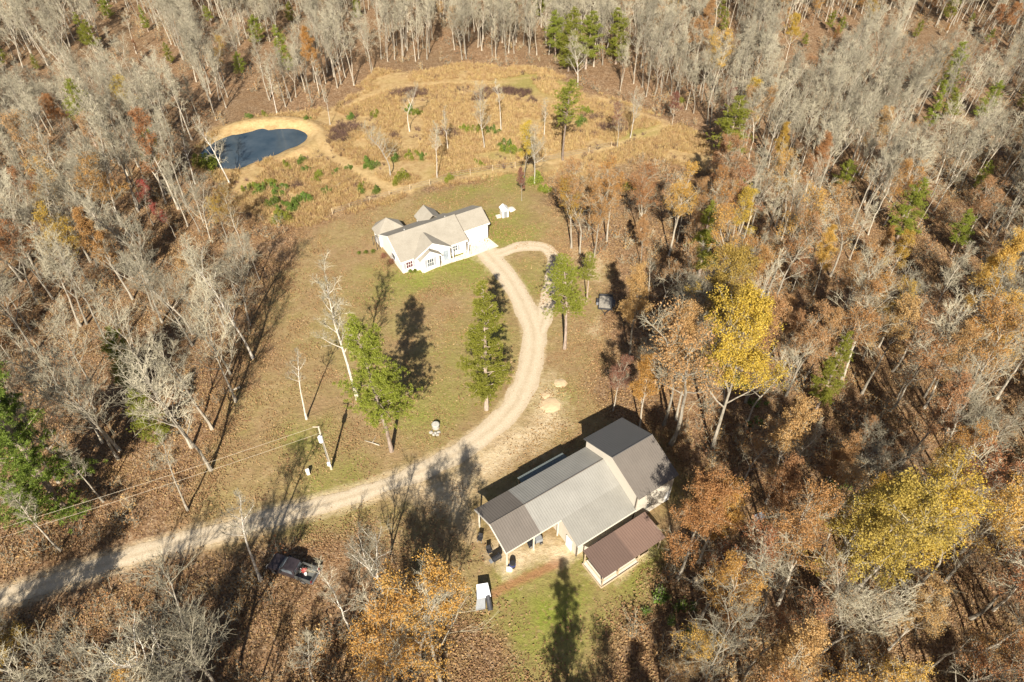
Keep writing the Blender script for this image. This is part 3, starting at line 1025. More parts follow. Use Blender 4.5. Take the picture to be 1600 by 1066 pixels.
M['stone'] = plain('pale limestone', (.58, .53, .45), .9, .1, .2, 2)
M['stone_grey'] = plain('grey stone', (.36, .34, .30), .9, .1, .25, 3)
M['sand'] = plain('pale sandy soil', (.50, .38, .235), .95, .05, .15, 2)
rock('boulder', (*at(799, 328)[:2], 0), .8, M['stone'], 3, 'pale rounded boulder on the lawn near tiny white shed')
for i, (x, y, s, lab) in enumerate([(876, 599, .9, 'smaller heap of pale sandy soil right of gravel drive, farther from the garage'), (860, 633, 1.35, 'wide heap of pale sandy soil between the gravel drive and the garage'),
                                    (853, 618, .7, 'smallest heap of pale sandy soil just behind the wide sandy heap')]):
    rock('sand_heap', (*at(x, y)[:2], -.02), s, M['sand'], 11 + i, lab, 'soil heap', None, .2)
wc = at(681, 668)
well = empty('stone_well', (wc[0], wc[1], 0), 0, 'low round stone well with grey lid and white stones on lawn', 'well')
PB().tube([(0, 0, 0), (0, 0, .6)], [.5, .45], 16).build('base', M['stone_grey'], well)
PB().tube([(0, 0, .6), (0, 0, .68), (0, 0, .72)], [.52, .52, .4], 18).build('lid', plain('grey slab', (.42, .41, .36), .9, .1), well)
for i, (dx, dy, s) in enumerate([(-.55, -.85, .34), (.0, -.95, .3), (.45, -.8, .32), (-.2, -1.2, .28), (.3, -1.25, .3)]):
    rock('white_stone', (wc[0] + dx, wc[1] + dy, 0), s * .8, M['stone_grey'], 21 + i, 'small white stone heaped in front of the round stone well', 'stone', 'white stones before the well', .8)
p0 = at(585, 694)
br_ = PB().tube([(-1.3, .5, .06), (-.3, .12, .12), (.7, -.25, .07)], [.04, .07, .09], 6).tube([(-.3, .12, .12), (-.1, .5, .2), (.1, 1.1, .25)], [.05, .03, .015], 5).build('fallen_branch', M['bark_pale'], None)
br_.location = (p0[0], p0[1], 0)
tag(br_, 'pale fallen branch lying on lawn near base of the broad pine', 'branch')
for i, (a, b_, lab) in enumerate([((518, 298), (548, 276), 'pale fallen trunk lying in the orange meadow left of the house'), ((1178, 826), (1204, 842), 'pale fallen log on dark leaf litter right of the shed'), ((1145, 800), (1150, 812), 'short pale log lying near the white sheet in right woods'),
                                  ((375, 606), (358, 612), 'short pale log on the bare lawn edge left of the snag')]):
    A, B = Vector(at(*a)), Vector(at(*b_))
    L = (B - A).length
    o = PB().tube([(0, 0, .14), (L * .5, .1, .17), (L, 0, .1)], [.16, .12, .06], 7).build('fallen_log', M['bark_pale'], None)
    o.location = A
    o.rotation_euler = (0, 0, math.atan2((B - A).y, (B - A).x))
    tag(o, lab, 'log')
st = at(1086, 908)
stp = empty('tree_stump', st, 0, 'freshly cut pale tree stump in the shade right of the shed', 'stump')
PB().tube([(0, 0, -.05), (0, 0, .1), (0, 0, .45)], [.42, .34, .3], 12).build('trunk', M['bark_grey'], stp)
PB().tube([(0, 0, .452), (0, 0, .47)], .27, 12).build('cut_face', plain('fresh cut wood', (.60, .47, .28), .8, .2, .1, 6), stp)
sh = at(1186, 808)
o = PB().prism([(-.7, -.4, .12), (.6, -.45, .03), (.65, .3, .15), (-.6, .4, .3)], (0, 0, .03)).build('metal_sheet', M['grey_metal'], None)
o.location = (sh[0], sh[1], 0); o.rotation_euler = (0, 0, .5)
tag(o, 'pale metal sheet dumped on dark leaf litter in right woods', 'metal sheet')
pd = at(482, 741)
ped = empty('cable_pedestal', (pd[0], pd[1], 0), .4, 'small white cable pedestal standing on lawn near the utility pole', 'pedestal')
PB().box(-.2, .2, -.18, .18, 0, .8).build('cabinet', M['white_plastic'], ped, .02)
PB().box(-.23, .23, -.21, .21, .805, .9).build('cap', M['white_plastic'], ped, .03)

# things under and beside the carport
M['blue'] = plain('blue plastic', (.04, .07, .30), .5, .3)
M['black_plastic'] = plain('black plastic', (.03, .03, .033), .6, .3)
bx_, by_ = garage_pt(.55, -.55)
bar = empty('drum_barrel', (bx_, by_, 0), .3, 'black barrel with blue lid strap beside the carport corner post', 'barrel')
PB().tube([(0, 0, 0), (0, 0, .1), (0, 0, .45), (0, 0, .85), (0, 0, .95)], [.3, .33, .36, .33, .28], 16).build('barrel_body', M['black_plastic'], bar)
PB().tube([(0, 0, .60), (0, 0, .68)], .37, 16).build('strap', M['blue'], bar)
bx_, by_ = garage_pt(.02, -.7)
o = PB().loft([[(-.28, -.2, 0), (.28, -.2, 0), (.28, .2, 0), (-.28, .2, 0)], [(-.33, -.25, .42), (.33, -.25, .42), (.33, .25, .42), (-.33, .25, .42)]]).build('tub', M['white_plastic'], None, .02)
o.location = (bx_, by_, 0)
tag(o, 'white open plastic tub at foot of the carport post', 'tub')
gx_, gy_ = garage_pt(-.55, 1.0)
gr = empty('barbecue_grill', (gx_, gy_, 0), R(35), 'black barbecue grill on legs outside the open carport end', 'grill')
PB().tube([(-.55, 0, .85), (-.5, 0, .85), (.5, 0, .85), (.55, 0, .85)], [.2, .33, .33, .2], 14).build('barrel', M['black_plastic'], gr)
PB().box(-.95, -.6, -.25, .25, .8, .86).build('side_tray', M['grey_metal'], gr)
for x in (-.4, .4):
    for y in (-.22, .22):
        PB().box(x - .03, x + .03, y - .03, y + .03, 0, .62).build('leg', M['dark_metal'], gr)
PB().tube([(.3, .1, 1.12), (.3, .1, 1.5)], .06, 8).build('chimney', M['black_plastic'], gr)
for (a, b_, rz, lab) in ((-.7, 2.3, .4, 'dark lawn chair outside the carport, next to the black grill'), (-.8, 4.2, -.3, 'dark lawn chair outside the carport, farther from the grill')):
    x, y = garage_pt(a, b_)
    ch = empty('lawn_chair', (x, y, 0), rz, lab, 'chair', 'lawn chairs by the carport')
    PB().box(-.26, .26, -.25, .25, .4, .44).build('seat', M['black_plastic'], ch)
    PB().prism([(-.26, .25, .42), (.26, .25, .42), (.26, .4, 1.0), (-.26, .4, 1.0)], (0, .04, 0)).build('backrest', M['black_plastic'], ch)
    for sx in (-1, 1):
        for sy in (-.22, .22):
            PB().box(sx * .24 - .02, sx * .24 + .02, sy - .02, sy + .02, 0, .4).build('leg', M['grey_metal'], ch)
        PB().box(sx * .29 - .03, sx * .29 + .03, -.25, .28, .62, .66).build('armrest', M['black_plastic'], ch)
x, y = garage_pt(4.2, .55)
mo = empty('riding_mower', (x, y, 0), R(20), 'dark riding mower with pale hood parked under the carport eave', 'mower')
PB().prism([(.1, -.35, .35), (1.0, -.35, .35), (1.0, -.3, .75), (.2, -.35, .85)], (0, .7, 0)).build('hood', M['grey_metal'], mo, .05)
PB().box(-.8, .1, -.4, .4, .3, .5).build('body', M['black_plastic'], mo, .04)
PB().box(-.6, -.15, -.25, .25, .55, .65).box(-.66, -.58, -.25, .25, .65, 1.0).build('seat', M['rubber'], mo, .03)
PB().tube([(.2, 0, .85), (-.02, 0, 1.05)], .02, 6).tube([(-.02 + .12 * math.sin(t * .5236) * .4, .17 * math.cos(t * .5236), 1.05 + .12 * math.sin(t * .5236)) for t in range(13)], .02, 5).build('steering_wheel', M['rubber'], mo)
for xx, yy, rr in ((.75, -.4, .2), (.75, .4, .2), (-.5, -.45, .27), (-.5, .45, .27)):
    wheel(mo, xx, yy, rr, .16)

# ------------------------------------------------------------------ utility pole and wires
pp = at(518, 733)
M['pole'] = plain('weathered pole wood', (.50, .44, .34), .9, .1, .2, 3)
pole = empty('utility_pole', (pp[0], pp[1], 0), 0, 'wooden utility pole with white transformer standing on the lawn', 'utility pole')
PB().tube([(0, 0, -.1), (0, 0, 8.4)], [.16, .11], 10).build('pole', M['pole'], pole)
tf = PB().tube([(.0, -.42, 6.1), (.0, -.42, 6.2), (.0, -.42, 7.05), (.0, -.42, 7.15)], [.24, .29, .29, .2], 14).build('transformer', M['white_metal'], pole)
PB().tube([(.1, -.42, 7.15), (.1, -.42, 7.4)], [.05, .03], 8).build('bushing', M['grey_metal'], tf)
PB().box(-.28, .28, -.14, -.10, 6.5, 6.6).build('bracket', M['grey_metal'], pole)
PB().box(-.75, .03, .12, .2, 8.12, 8.22).build('crossarm', M['pole'], pole)
PB().box(-.2, .2, -.38, -.17, 1.1, 1.75).build('meter_box', M['white_metal'], pole, .02)
PB().tube([(.0, -.24, 1.75), (0, -.2, 5.8)], .035, 6).build('conduit', M['grey_metal'], pole)
for i, (z, dx, dz, e, lab) in enumerate([(8.25, -.7, 0, (-160, 868), 'upper overhead wire running off from top of the utility pole'), (7.2, -.1, 0, (-160, 884), 'lower overhead wire running off from below pole top')]):
    A = Vector((pp[0] + dx, pp[1] + .0, z))
    B = Vector(at(*e, 7.5))
    B = B + (B - A) * .4
    pts = []
    for k in range(25):
        t = k / 24
        q = A.lerp(B, t)
        q.z -= 4 * .7 * t * (1 - t)
        pts.append(q)
    o = PB().tube(pts, .014, 5).build('overhead_wire', M['pole'], None)
    tag(o, lab, 'wire', 'overhead wires of the pole')
# the pole that carries the far ends of the wires
far = B
fp = empty('utility_pole', (far.x, far.y, 0), .3, 'wooden utility pole beyond the driveway carrying the ends of the wires', 'utility pole')
PB().tube([(0, 0, -.1), (0, 0, 8.4)], [.16, .11], 10).build('pole', M['pole'], fp)
PB().box(-.7, .7, .12, .2, 7.9, 8.02).build('crossarm', M['pole'], fp)

# ------------------------------------------------------------------ wire fence along the meadow
fpts = [at(*p) for p in [(520, 335), (547, 327), (578, 317), (609, 308), (641, 298), (672, 290), (702, 279), (735, 273), (770, 267), (805, 262), (840, 256), (880, 247), (920, 239), (955, 230)]]
fence = empty('wire_fence', (*fpts[0][:2], 0), 0, 'wire fence on wooden posts along the meadow edge behind the house', 'fence')
fo = Vector((*fpts[0][:2], 0))
for p in fpts:
    q = Vector(p) - fo
    PB().tube([(q.x, q.y, -.1), (q.x, q.y, 1.3)], [.08, .07], 7).build('post', M['raw_wood'], fence)
fw = PB()
for z in (.35, .75, 1.15):
    fw.tube([Vector(p) - fo + Vector((0, .075, z)) for p in fpts], .014, 4)
fw.build('wire', M['grey_metal'], fence)


# ------------------------------------------------------------------ plants
UP = np.array([0, 0, 1.0])


def unit(v):
    return v / (np.linalg.norm(v) + 1e-9)


class Wood:
    """limbs as tubes of few sides; twigs as single prisms"""

    def __init__(self):
        self.V, self.Q, self.n = [], [], 0
        self.seg = []

    def limb(self, pts, rad, sides):
        pts = np.asarray(pts)
        k = len(pts)
        d = np.gradient(pts, axis=0)
        ref = np.array([.37, .61, .11])
        a = np.cross(d, ref); a /= np.linalg.norm(a, axis=1)[:, None] + 1e-9
        b = np.cross(d, a); b /= np.linalg.norm(b, axis=1)[:, None] + 1e-9
        t = np.arange(sides) * 2 * np.pi / sides
        rad = np.asarray(rad)
        ring = pts[:, None, :] + rad[:, None, None] * (np.cos(t)[None, :, None] * a[:, None, :] + np.sin(t)[None, :, None] * b[:, None, :])
        self.V.append(ring.reshape(-1, 3))
        i = np.arange(k * sides).reshape(k, sides) + self.n
        j = np.roll(i, -1, 1)
        self.Q.append(np.stack([i[:-1], j[:-1], j[1:], i[1:]], -1).reshape(-1, 4))
        self.n += k * sides

    def twigs(self, A, B, r0, r1):
        A, B = np.asarray(A), np.asarray(B)
        m = len(A)
        d = B - A
        a = np.cross(d, np.array([.37, .61, .11])); a /= np.linalg.norm(a, axis=1)[:, None] + 1e-9
        b = np.cross(d, a); b /= np.linalg.norm(b, axis=1)[:, None] + 1e-9
        t = np.arange(3) * 2 * np.pi / 3
        o = np.cos(t)[None, :, None] * a[:, None, :] + np.sin(t)[None, :, None] * b[:, None, :]
        v = np.concatenate([A[:, None] + o * r0, B[:, None] + o * r1], 1)
        self.V.append(v.reshape(-1, 3))
        base = (np.arange(m) * 6)[:, None] + self.n
        q = np.array([[0, 1, 4, 3], [1, 2, 5, 4], [2, 0, 3, 5]])
        self.Q.append((base[:, :, None] + q[None]).reshape(-1, 4))
        self.n += m * 6

    def arrays(self):
        return np.concatenate(self.V), np.concatenate(self.Q)


def grow(r, p, d, L, k, bend, wob):
    pts = [np.array(p)]
    d = unit(np.array(d))
    for _ in range(k):
        d = unit(d + UP * bend + r.normal(0, wob, 3))
        pts.append(pts[-1] + d * L / k)
    return np.array(pts)


def hardwood(seed, h=17.0, trait='slender', dense=1.0, clear=.38, r0=None):
    """wood skeleton of a leafless tree: (trunk and limbs), (fine branches), ends of the fine branches"""
    r = np.random.RandomState(seed)
    big, fine = Wood(), Wood()
    r0 = r0 or h * .0098
    spread = {'slender': .17, 'broad': .31, 'forked': .22, 'crooked': .25}[trait]
    leaders = []
    main = grow(r, (0, 0, -.15), UP + r.normal(0, .02, 3), h * .93, 9, .02, .05 if trait != 'crooked' else .13)
    leaders.append((main, r0))
    if trait == 'forked':
        i = 3
        dirn = unit(UP + np.append(r.normal(0, .35, 2), 0))
        leaders = [(main, r0), (grow(r, main[i], dirn, h * .55, 6, .08, .06), r0 * .7)]
    ends = []
    for li, (tr_, rr) in enumerate(leaders):
        k = len(tr_)
        flare = np.linspace(1, .12, k)
        if li == 0:
            flare[0] = 1.45
        big.limb(tr_, rr * flare, 7)
        nl = int((17 if len(leaders) == 1 else 12) * dense)
        for j in range(nl):
            t = (clear if li == 0 else .12) + (1 - clear) * ((j + r.rand() * .9) / nl) ** .9
            t = min(t, .985)
            x = t * (k - 1); i = int(x); f = x - i
            p = tr_[i] * (1 - f) + tr_[min(i + 1, k - 1)] * f
            az = j * 2.4 + r.uniform(-.5, .5)
            steep = .65 + .95 * t + r.uniform(-.2, .3)
            d = np.array([math.cos(az), math.sin(az), steep])
            L = h * spread * (1.18 - .62 * t) * r.uniform(.7, 1.25)
            lim = grow(r, p, d, L, 5, .10, .13)
            rl_ = rr * flare[i] * r.uniform(.42, .68)
            big.limb(lim, rl_ * np.array([1, .8, .62, .45, .3, .15]) * .9 + .010, 5)
            for s in range(int(7 * dense)):
                ts = .25 + .75 * (s + r.rand()) / 7
                xs = ts * 5; i2 = min(int(xs), 4); f2 = xs - i2
                p2 = lim[i2] * (1 - f2) + lim[i2 + 1] * f2
                d2 = unit(lim[i2 + 1] - lim[i2]) + r.normal(0, .62, 3) + UP * .12
                L2 = L * r.uniform(.28, .52) * (1.15 - .4 * ts)
                b2 = grow(r, p2, d2, L2, 3, .09, .16)
                fine.limb(b2, np.array([.026, .021, .016, .010]) * (h / 17), 3)
                for q in range(int(5 * dense) + 1):
                    tq_ = .3 + .7 * r.rand()
                    xq = tq_ * 3; i3 = min(int(xq), 2); f3 = xq - i3
                    p3 = b2[i3] * (1 - f3) + b2[i3 + 1] * f3
                    d3 = unit(unit(b2[i3 + 1] - b2[i3]) + r.normal(0, .6, 3) + UP * .2)
                    e = p3 + d3 * L2 * r.uniform(.35, .75)
                    ends.append((p3, e))
    A = np.array([e[0] for e in ends]); B = np.array([e[1] for e in ends])
    fine.twigs(A, B, .013 * h / 17, .008 * h / 17)
    # the last fine spray
    n_ = len(A)
    rep = 3
    i = np.repeat(np.arange(n_), rep)
    t = .35 + .65 * r.rand(len(i), 1)
    P = A[i] * (1 - t) + B[i] * t
    ln = np.linalg.norm(B - A, axis=1)[i][:, None]
    dv = (B - A)[i] / ln + r.normal(0, .6, (len(i), 3)) + UP * .15
    dv /= np.linalg.norm(dv, axis=1)[:, None]
    E = P + dv * ln * r.uniform(.35, .8, (len(i), 1))
    fine.twigs(P, E, .010 * h / 17, .006 * h / 17)
    return big, fine, E


def cards(r, P, size, aspect=1.0, up=.0, jit=.0):
    """small leaf-shaped quads at points P with random facing"""
    m = len(P)
    P = P + r.normal(0, jit, (m, 3)) if jit else P
    a = r.normal(0, 1, (m, 3)); a[:, 2] += up
    a /= np.linalg.norm(a, axis=1)[:, None]
    b = np.cross(a, r.normal(0, 1, (m, 3))); b /= np.linalg.norm(b, axis=1)[:, None] + 1e-9
    s = size * r.uniform(.6, 1.3, (m, 1))
    V = np.stack([P - a * s, P + b * s * aspect * .55, P + a * s, P - b * s * aspect * .55], 1).reshape(-1, 3)
    return V, np.arange(m * 4).reshape(m, 4)


def leafy(seed, h, trait, n_leaf, size, dense=1.0, clear=.35, keep=1.0):
    """a hardwood that still carries leaves: wood plus leaf cards gathered in uneven clumps"""
    big, fine, E = hardwood(seed, h, trait, dense, clear)
    r = np.random.RandomState(seed + 500)
    # whole boughs hold or have lost their leaves
    cen = E[r.randint(0, len(E), 26)]
    dist = np.min(np.linalg.norm(E[:, None] - cen[None], axis=2), axis=1)
    ok = E[dist < h * .075 * (.6 + keep)]
    P = ok[r.randint(0, len(ok), n_leaf)]
    V, Q = cards(r, P, size, 1.2, 0, .17)
    return big, fine, (V, Q)


def pine(seed, h=22.0, clear=.42, spread=3.0, tufts=300, droop=0.0, crown_top=True, per=34, blade=.27):
    r = np.random.RandomState(seed)
    big = Wood()
    tr_ = grow(r, (0, 0, -.15), UP, h, 9, .03, .02)
    big.limb(tr_, h * .0115 * np.array([1.3, 1, .93, .86, .78, .68, .55, .42, .28, .08]), 8)
    cent = []
    nb = int(52 + h)
    for j in range(nb):
        t = clear + (1 - clear) * (j + r.rand()) / nb
        t = min(t, .99)
        x = t * 9; i = min(int(x), 8); f = x - i
        p = tr_[i] * (1 - f) + tr_[i + 1] * f
        u = (t - clear) / (1 - clear)
        prof = (.55 + 1.1 * u) * (1 - u) ** .95 * 1.4 + .10
        L = spread * prof * r.uniform(.55, 1.25)
        az = r.uniform(0, 6.283)
        d = np.array([math.cos(az), math.sin(az), .10 + .6 * u - droop])
        lim = grow(r, p, d, L, 4, .07, .10)
        big.limb(lim, np.array([.055, .045, .035, .025, .012]) * h / 20, 4)
        for s in range(max(5, int(L * 13))):
            ts = .35 + .65 * r.rand()
            xs = ts * 4; i2 = min(int(xs), 3); f2 = xs - i2
            c = lim[i2] * (1 - f2) + lim[i2 + 1] * f2
            c = c + r.normal(0, .10 * L + .14, 3) * np.array([1, 1, .45])
            cent.append(c)
    cent.append(tr_[-1]); cent.append(tr_[-1] - np.array([0, 0, .4]))
    cent = np.array(cent)
    if len(cent) > tufts:
        cent = cent[r.permutation(len(cent))[:tufts]]
    m = len(cent)
    i = np.repeat(np.arange(m), per)
    dv = r.normal(0, 1, (len(i), 3)); dv[:, 2] = dv[:, 2] * .75 + .35
    dv /= np.linalg.norm(dv, axis=1)[:, None]
    ln = blade * r.uniform(.6, 1.3, (len(i), 1))
    base = cent[i] + dv * ln * .12
    tip = cent[i] + dv * ln
    sd = np.cross(dv, r.normal(0, 1, (len(i), 3))); sd /= np.linalg.norm(sd, axis=1)[:, None] + 1e-9
    wd = .022
    mid = (base + tip) / 2
    V = np.stack([base, mid + sd * wd, tip, mid - sd * wd], 1).reshape(-1, 3)
    return big, (V, np.arange(len(i) * 4).reshape(-1, 4))


def cone_evergreen(seed, h, w, n_, size):
    """small cedar: foliage sprays through a ragged cone"""
    r = np.random.RandomState(seed)
    big = Wood()
    big.limb(np.array([(0, 0, -.1), (0.02, 0, h * .5), (0, .02, h * .95)]), [h * .02 + .02, h * .014, .01], 6)
    z = r.rand(n_) ** .8
    lob = 1 + .35 * np.sin(z * 19 + r.rand() * 6)
    rad = w * (1 - z) ** .6 * (.15 + .95 * r.rand(n_) ** .6) * lob
    az = r.rand(n_) * 6.283
    rad *= 1 + .25 * np.sin(az * 3 + seed)
    P = np.stack([rad * np.cos(az), rad * np.sin(az), .05 * h + z * h * .95], 1)
    V, Q = cards(r, P, size, .8, .8)
    return big, (V, Q)


def shrub(seed, h, w, n_, size=.1):
    r = np.random.RandomState(seed)
    wd, E = Wood(), []
    for _ in range(9):
        az = r.rand() * 6.283
        s = grow(r, (r.normal(0, .1 * w), r.normal(0, .1 * w), 0), (math.cos(az) * .7, math.sin(az) * .7, 1), h * r.uniform(.7, 1.1), 4, .02, .2)
        wd.limb(s, [.022, .018, .014, .01, .006], 3)
        for k in range(9):
            i = r.randint(1, 4)
            E.append((s[i], s[i] + unit(r.normal(0, 1, 3) + UP * .6) * h * .35 * r.rand()))
    A = np.array([e[0] for e in E]); B = np.array([e[1] for e in E])
    wd.twigs(A, B, .012, .006)
    P = (A + B) / 2
    P = np.concatenate([B, P])[r.randint(0, 2 * len(B), max(n_, 1))]
    V, Q = cards(r, P, size, 1, 0, size)
    return wd, (V, Q)


def wood_mesh(name, wd, mat):
    V, Q = wd.arrays()
    return np_mesh(name, V, [Q], [mat], None, False)


def card_mesh(name, VQ, mat):
    return np_mesh(name, VQ[0], [VQ[1]], [mat], None, False)


TRAITS = ['slender', 'broad', 'forked', 'crooked', 'slender', 'broad', 'forked', 'crooked', 'slender']
BARE = []
for i, tr_ in enumerate(TRAITS):
    big, fine, _ = hardwood(100 + i, 17.0, tr_, (1.0, 1.0, .9, .85, 1.1, .95, 1.0, .9, .8)[i], (.42, .30, .35, .38, .5, .36, .4, .33, .55)[i])
    BARE.append((tr_, big, fine, wood_mesh('bare_trunk', big, M['bark_pale']), wood_mesh('bare_crown', fine, M['twig'])))
LEAFY = []
for i, (tr_, nlf, sz, keep) in enumerate([('broad', 12000, .07, .5), ('slender', 9500, .07, .6), ('forked', 10000, .07, .45), ('crooked', 5000, .07, .3), ('broad', 30000, .062, .85), ('slender', 22000, .064, .9)]):
    big, fine, lv = leafy(200 + i, 17.0, tr_, nlf, sz, .85, (.34, .42, .36, .36, .28, .36)[i], keep)
    LEAFY.append((tr_, big, fine, lv, wood_mesh('leafy_trunk', big, M['bark_pale']), wood_mesh('leafy_twigs', fine, M['twig']), {}))
def low_bush(seed):
    r = np.random.RandomState(seed)
    wd = Wood()
    Ps = []
    for k in range(7):
        c = np.array([r.normal(0, .75), r.normal(0, .75), 0])
        hh, ww = r.uniform(.9, 2.6), r.uniform(.4, .85)
        wd.limb(np.array([(c[0] * .3, c[1] * .3, -.1), (c[0] * .8, c[1] * .8, hh * .5), (c[0], c[1], hh)]), [.05, .035, .01], 4)
        n_ = 420
        z = r.rand(n_)
        q = ww * (1 - z) ** .5 * r.rand(n_) ** .5
        az = r.rand(n_) * 6.283
        Ps.append(np.stack([c[0] + q * np.cos(az), c[1] + q * np.sin(az), .05 + z * hh], 1))
    return wd, cards(r, np.concatenate(Ps), .10, .7, .5)


LOW = []
for i in range(4):
    wd, fo_ = low_bush(450 + i)
    LOW.append((wood_mesh('bush_trunk', wd, M['bark_grey']), card_mesh('bush_crown', fo_, M['bush'])))
PINES = []
for i, (cl_, spn, tf_) in enumerate([(.26, 3.8, 1900), (.14, 2.5, 1400), (.40, 3.2, 1150), (.52, 3.4, 950), (.10, 3.8, 2200)]):
    big, nd = pine(300 + i, 20.0, cl_, spn, tf_)
    PINES.append((big, nd, wood_mesh('pine_trunk', big, M['bark_pine']), card_mesh('pine_crown', nd, M['pine'])))
CEDARS = []
for i in range(3):
    big, fo_ = cone_evergreen(400 + i, 4.0, 1.5, 2200, .13)
    CEDARS.append((wood_mesh('cedar_trunk', big, M['bark_grey']), card_mesh('cedar_crown', fo_, M['bush'])))

ALL = []                                                               # trees standing as objects: for labels and spacing


def put(name, parts, x, y, s, rz, kind, look, label=None, group=None, cat='tree', tilt=(0, 0)):
    root = empty(name, (x, y, 0), rz, label, cat, group)
    root.scale = (s, s, s)
    root.rotation_euler = (tilt[0], tilt[1], rz)
    for nm, me_, mat in parts:
        o = link(nm, me_, root)
        if mat is not None and me_.materials[0] != mat:
            o.material_slots[0].link = 'OBJECT'
            o.material_slots[0].material = mat
    ALL.append((root, kind, look, x, y, label))
    return root


RND = random.Random(77)
LOOK = {'slender': 'slender', 'broad': 'broad crowned', 'forked': 'fork trunked', 'crooked': 'crooked'}


def bare_tree(x, y, h, v=None, rz=None, label=None, group='bare hardwood trees', tilt=(0, 0), bark=None):
    v = RND.randrange(len(BARE)) if v is None else v
    t, _, _, a, b_ = BARE[v]
    return put('bare_tree', [('trunk', a, bark), ('crown', b_, None)], x, y, h / 16.6, RND.uniform(0, 6.28) if rz is None else rz, 'bare', LOOK[t], label, None if label else group, tilt=tilt)


COLW = {'rust': 'rust brown', 'tan': 'tan', 'orange': 'orange', 'yellow': 'yellow', 'olive': 'olive yellow', 'red': 'red', 'maroon': 'maroon'}


def leaf_tree(x, y, h, col, v=None, rz=None, label=None, group=None, twigs=True):
    v = RND.randrange(len(LEAFY)) if v is None else v
    t, big, fine, lv, a, b_, cache = LEAFY[v]
    if 'crown' not in cache:
        cache['crown'] = card_mesh('leafy_crown', lv, M['rust'])
    root = put('leafy_tree', [('trunk', a, None), ('branches', b_, None), ('crown', cache['crown'], M[col])], x, y, h / 16.6, RND.uniform(0, 6.28) if rz is None else rz,
               'leafy ' + COLW[col], LOOK[t], label, None if label else (group or 'hardwoods still in autumn leaf'))
    return root


def pine_tree(x, y, h, v=None, rz=None, label=None, wide=1.0, mat=None):
    v = RND.randrange(len(PINES)) if v is None else v
    big, nd, a, b_ = PINES[v]
    root = put('pine_tree', [('trunk', a, None), ('crown', b_, mat)], x, y, h / 20.0, RND.uniform(0, 6.28) if rz is None else rz, 'pine', '', label, None if label else 'pines in the woods')
    root.scale = (h / 20 * wide, h / 20 * wide, h / 20)
    return root


def bxy(px, py):
    return at(px, py)[:2]


def T(fn, base, top, *a, **k):
    x, y = bxy(*base)
    return fn(x, y, height_to(*base, top), *a, **k)


# ---- trees told apart in the photo
T(pine_tree, (612, 705), 495, 0, 1.0, label='broad green pine with long bare trunk, nearest pine to the utility pole', wide=.9)
T(pine_tree, (760, 640), 445, 1, 2.0, label='narrow green pine inside the bend of gravel drive', wide=1.05)
T(pine_tree, (882, 545), 402, 2, .3, label='green pine between the gravel loop and the utility trailer, nearer the garage', wide=1.1)
T(pine_tree, (916, 474), 398, 3, 4.0, label='green pine just left of the utility trailer, farther from the garage')
T(pine_tree, (879, 250), 124, 3, 2.2, label='tall lone green pine in the meadow behind the house')
T(pine_tree, (1130, 264), 153, 0, 5.1, label='dense green pine at the meadow corner by right woods', wide=1.25)
T(pine_tree, (104, 800), 572, 4, 1.4, label='large dense dark evergreen at left edge of the photo', wide=1.2, mat=M['cedar'])
T(pine_tree, (215, 606), 512, 4, .7, label='small green pine among bare trees, nearest the large evergreen')
T(pine_tree, (252, 692), 612, 4, 2.9, label='small yellowish green pine in left woods beside leaning bare trees')
T(pine_tree, (1092, 432), 316, 1, 3.3, label='green pine at woods edge right of the utility trailer', wide=1.3)
T(pine_tree, (1275, 640), 522, 1, 1.9, label='slim dark green pine among orange trees right of yellow tree')
pine_far = [(1402, 372, 281), (1485, 398, 330), (1447, 205, 134), (1475, 195, 140), (1532, 188, 124), (1525, 300, 252), (1312, 300, 248), (888, 112, 12), (915, 108, 18), (962, 100, 12), (868, 95, 18), (140, 75, 18), (150, 85, 32), (456, 40, 2), (10, 108, 66), (378, 118, 80),
            (232, 50, 8), (1130, 52, 14), (1293, 50, 16), (172, 30, -10), (405, 70, 22), (268, 100, 66), (1540, 72, 44), (1255, 75, 52), (560, 30, -8), (1310, 55, 24), (330, 40, 8), (60, 110, 84), (1430, 60, 30), (1590, 170, 140), (1515, 40, 20)]
for px, py, ty in pine_far:
    T(pine_tree, (px, py), ty, RND.choice([0, 1, 4, 4]), wide=RND.uniform(1.1, 1.45))

T(leaf_tree, (1113, 706), 484, 'yellow', 4, 1.1, label='bright yellow tree with pale leaning trunk behind the metal garage')
T(leaf_tree, (1105, 592), 402, 'olive', 4, 2.0, label='olive yellow tree standing just behind the bright yellow tree')
T(leaf_tree, (1278, 962), 765, 'olive', 4, 3.0, label='largest olive yellow tree, low in the right woods')
T(leaf_tree, (1335, 925), 748, 'yellow', 0, 4.0, label='yellow tree entwined with the largest olive yellow tree')
T(leaf_tree, (1270, 462), 362, 'orange', 5, .4, label='golden orange tree in right woods above the slim pine')
T(leaf_tree, (1375, 462), 365, 'yellow', 1, 2.4, label='golden yellow tree right of the golden orange tree')
T(leaf_tree, (1212, 275), 195, 'yellow', 5, 1.4, label='yellow tree in the woods right of the meadow corner pine')
T(leaf_tree, (1228, 95), 26, 'yellow', 4, 1.4, label='far golden tree near the top of the right woods')
T(leaf_tree, (818, 292), 190, 'yellow', 1, .9, label='thin yellow topped tree in the meadow before lone pine')
T(leaf_tree, (60, 1085), 985, 'olive', 4, 2.2, label='yellow leaved tree at the lower left corner of photo')
T(leaf_tree, (382, 392), 300, 'olive', 3, 1.2, label='thin leaved yellow brown tree at the edge of woods below pond')
T(leaf_tree, (355, 378), 296, 'yellow', 3, 4.2, label='sparse yellow tree left of thin leaved tree below pond')
T(leaf_tree, (1000, 668), 556, 'orange', 5, 2.0, label='orange red tree just behind the tall garage block')
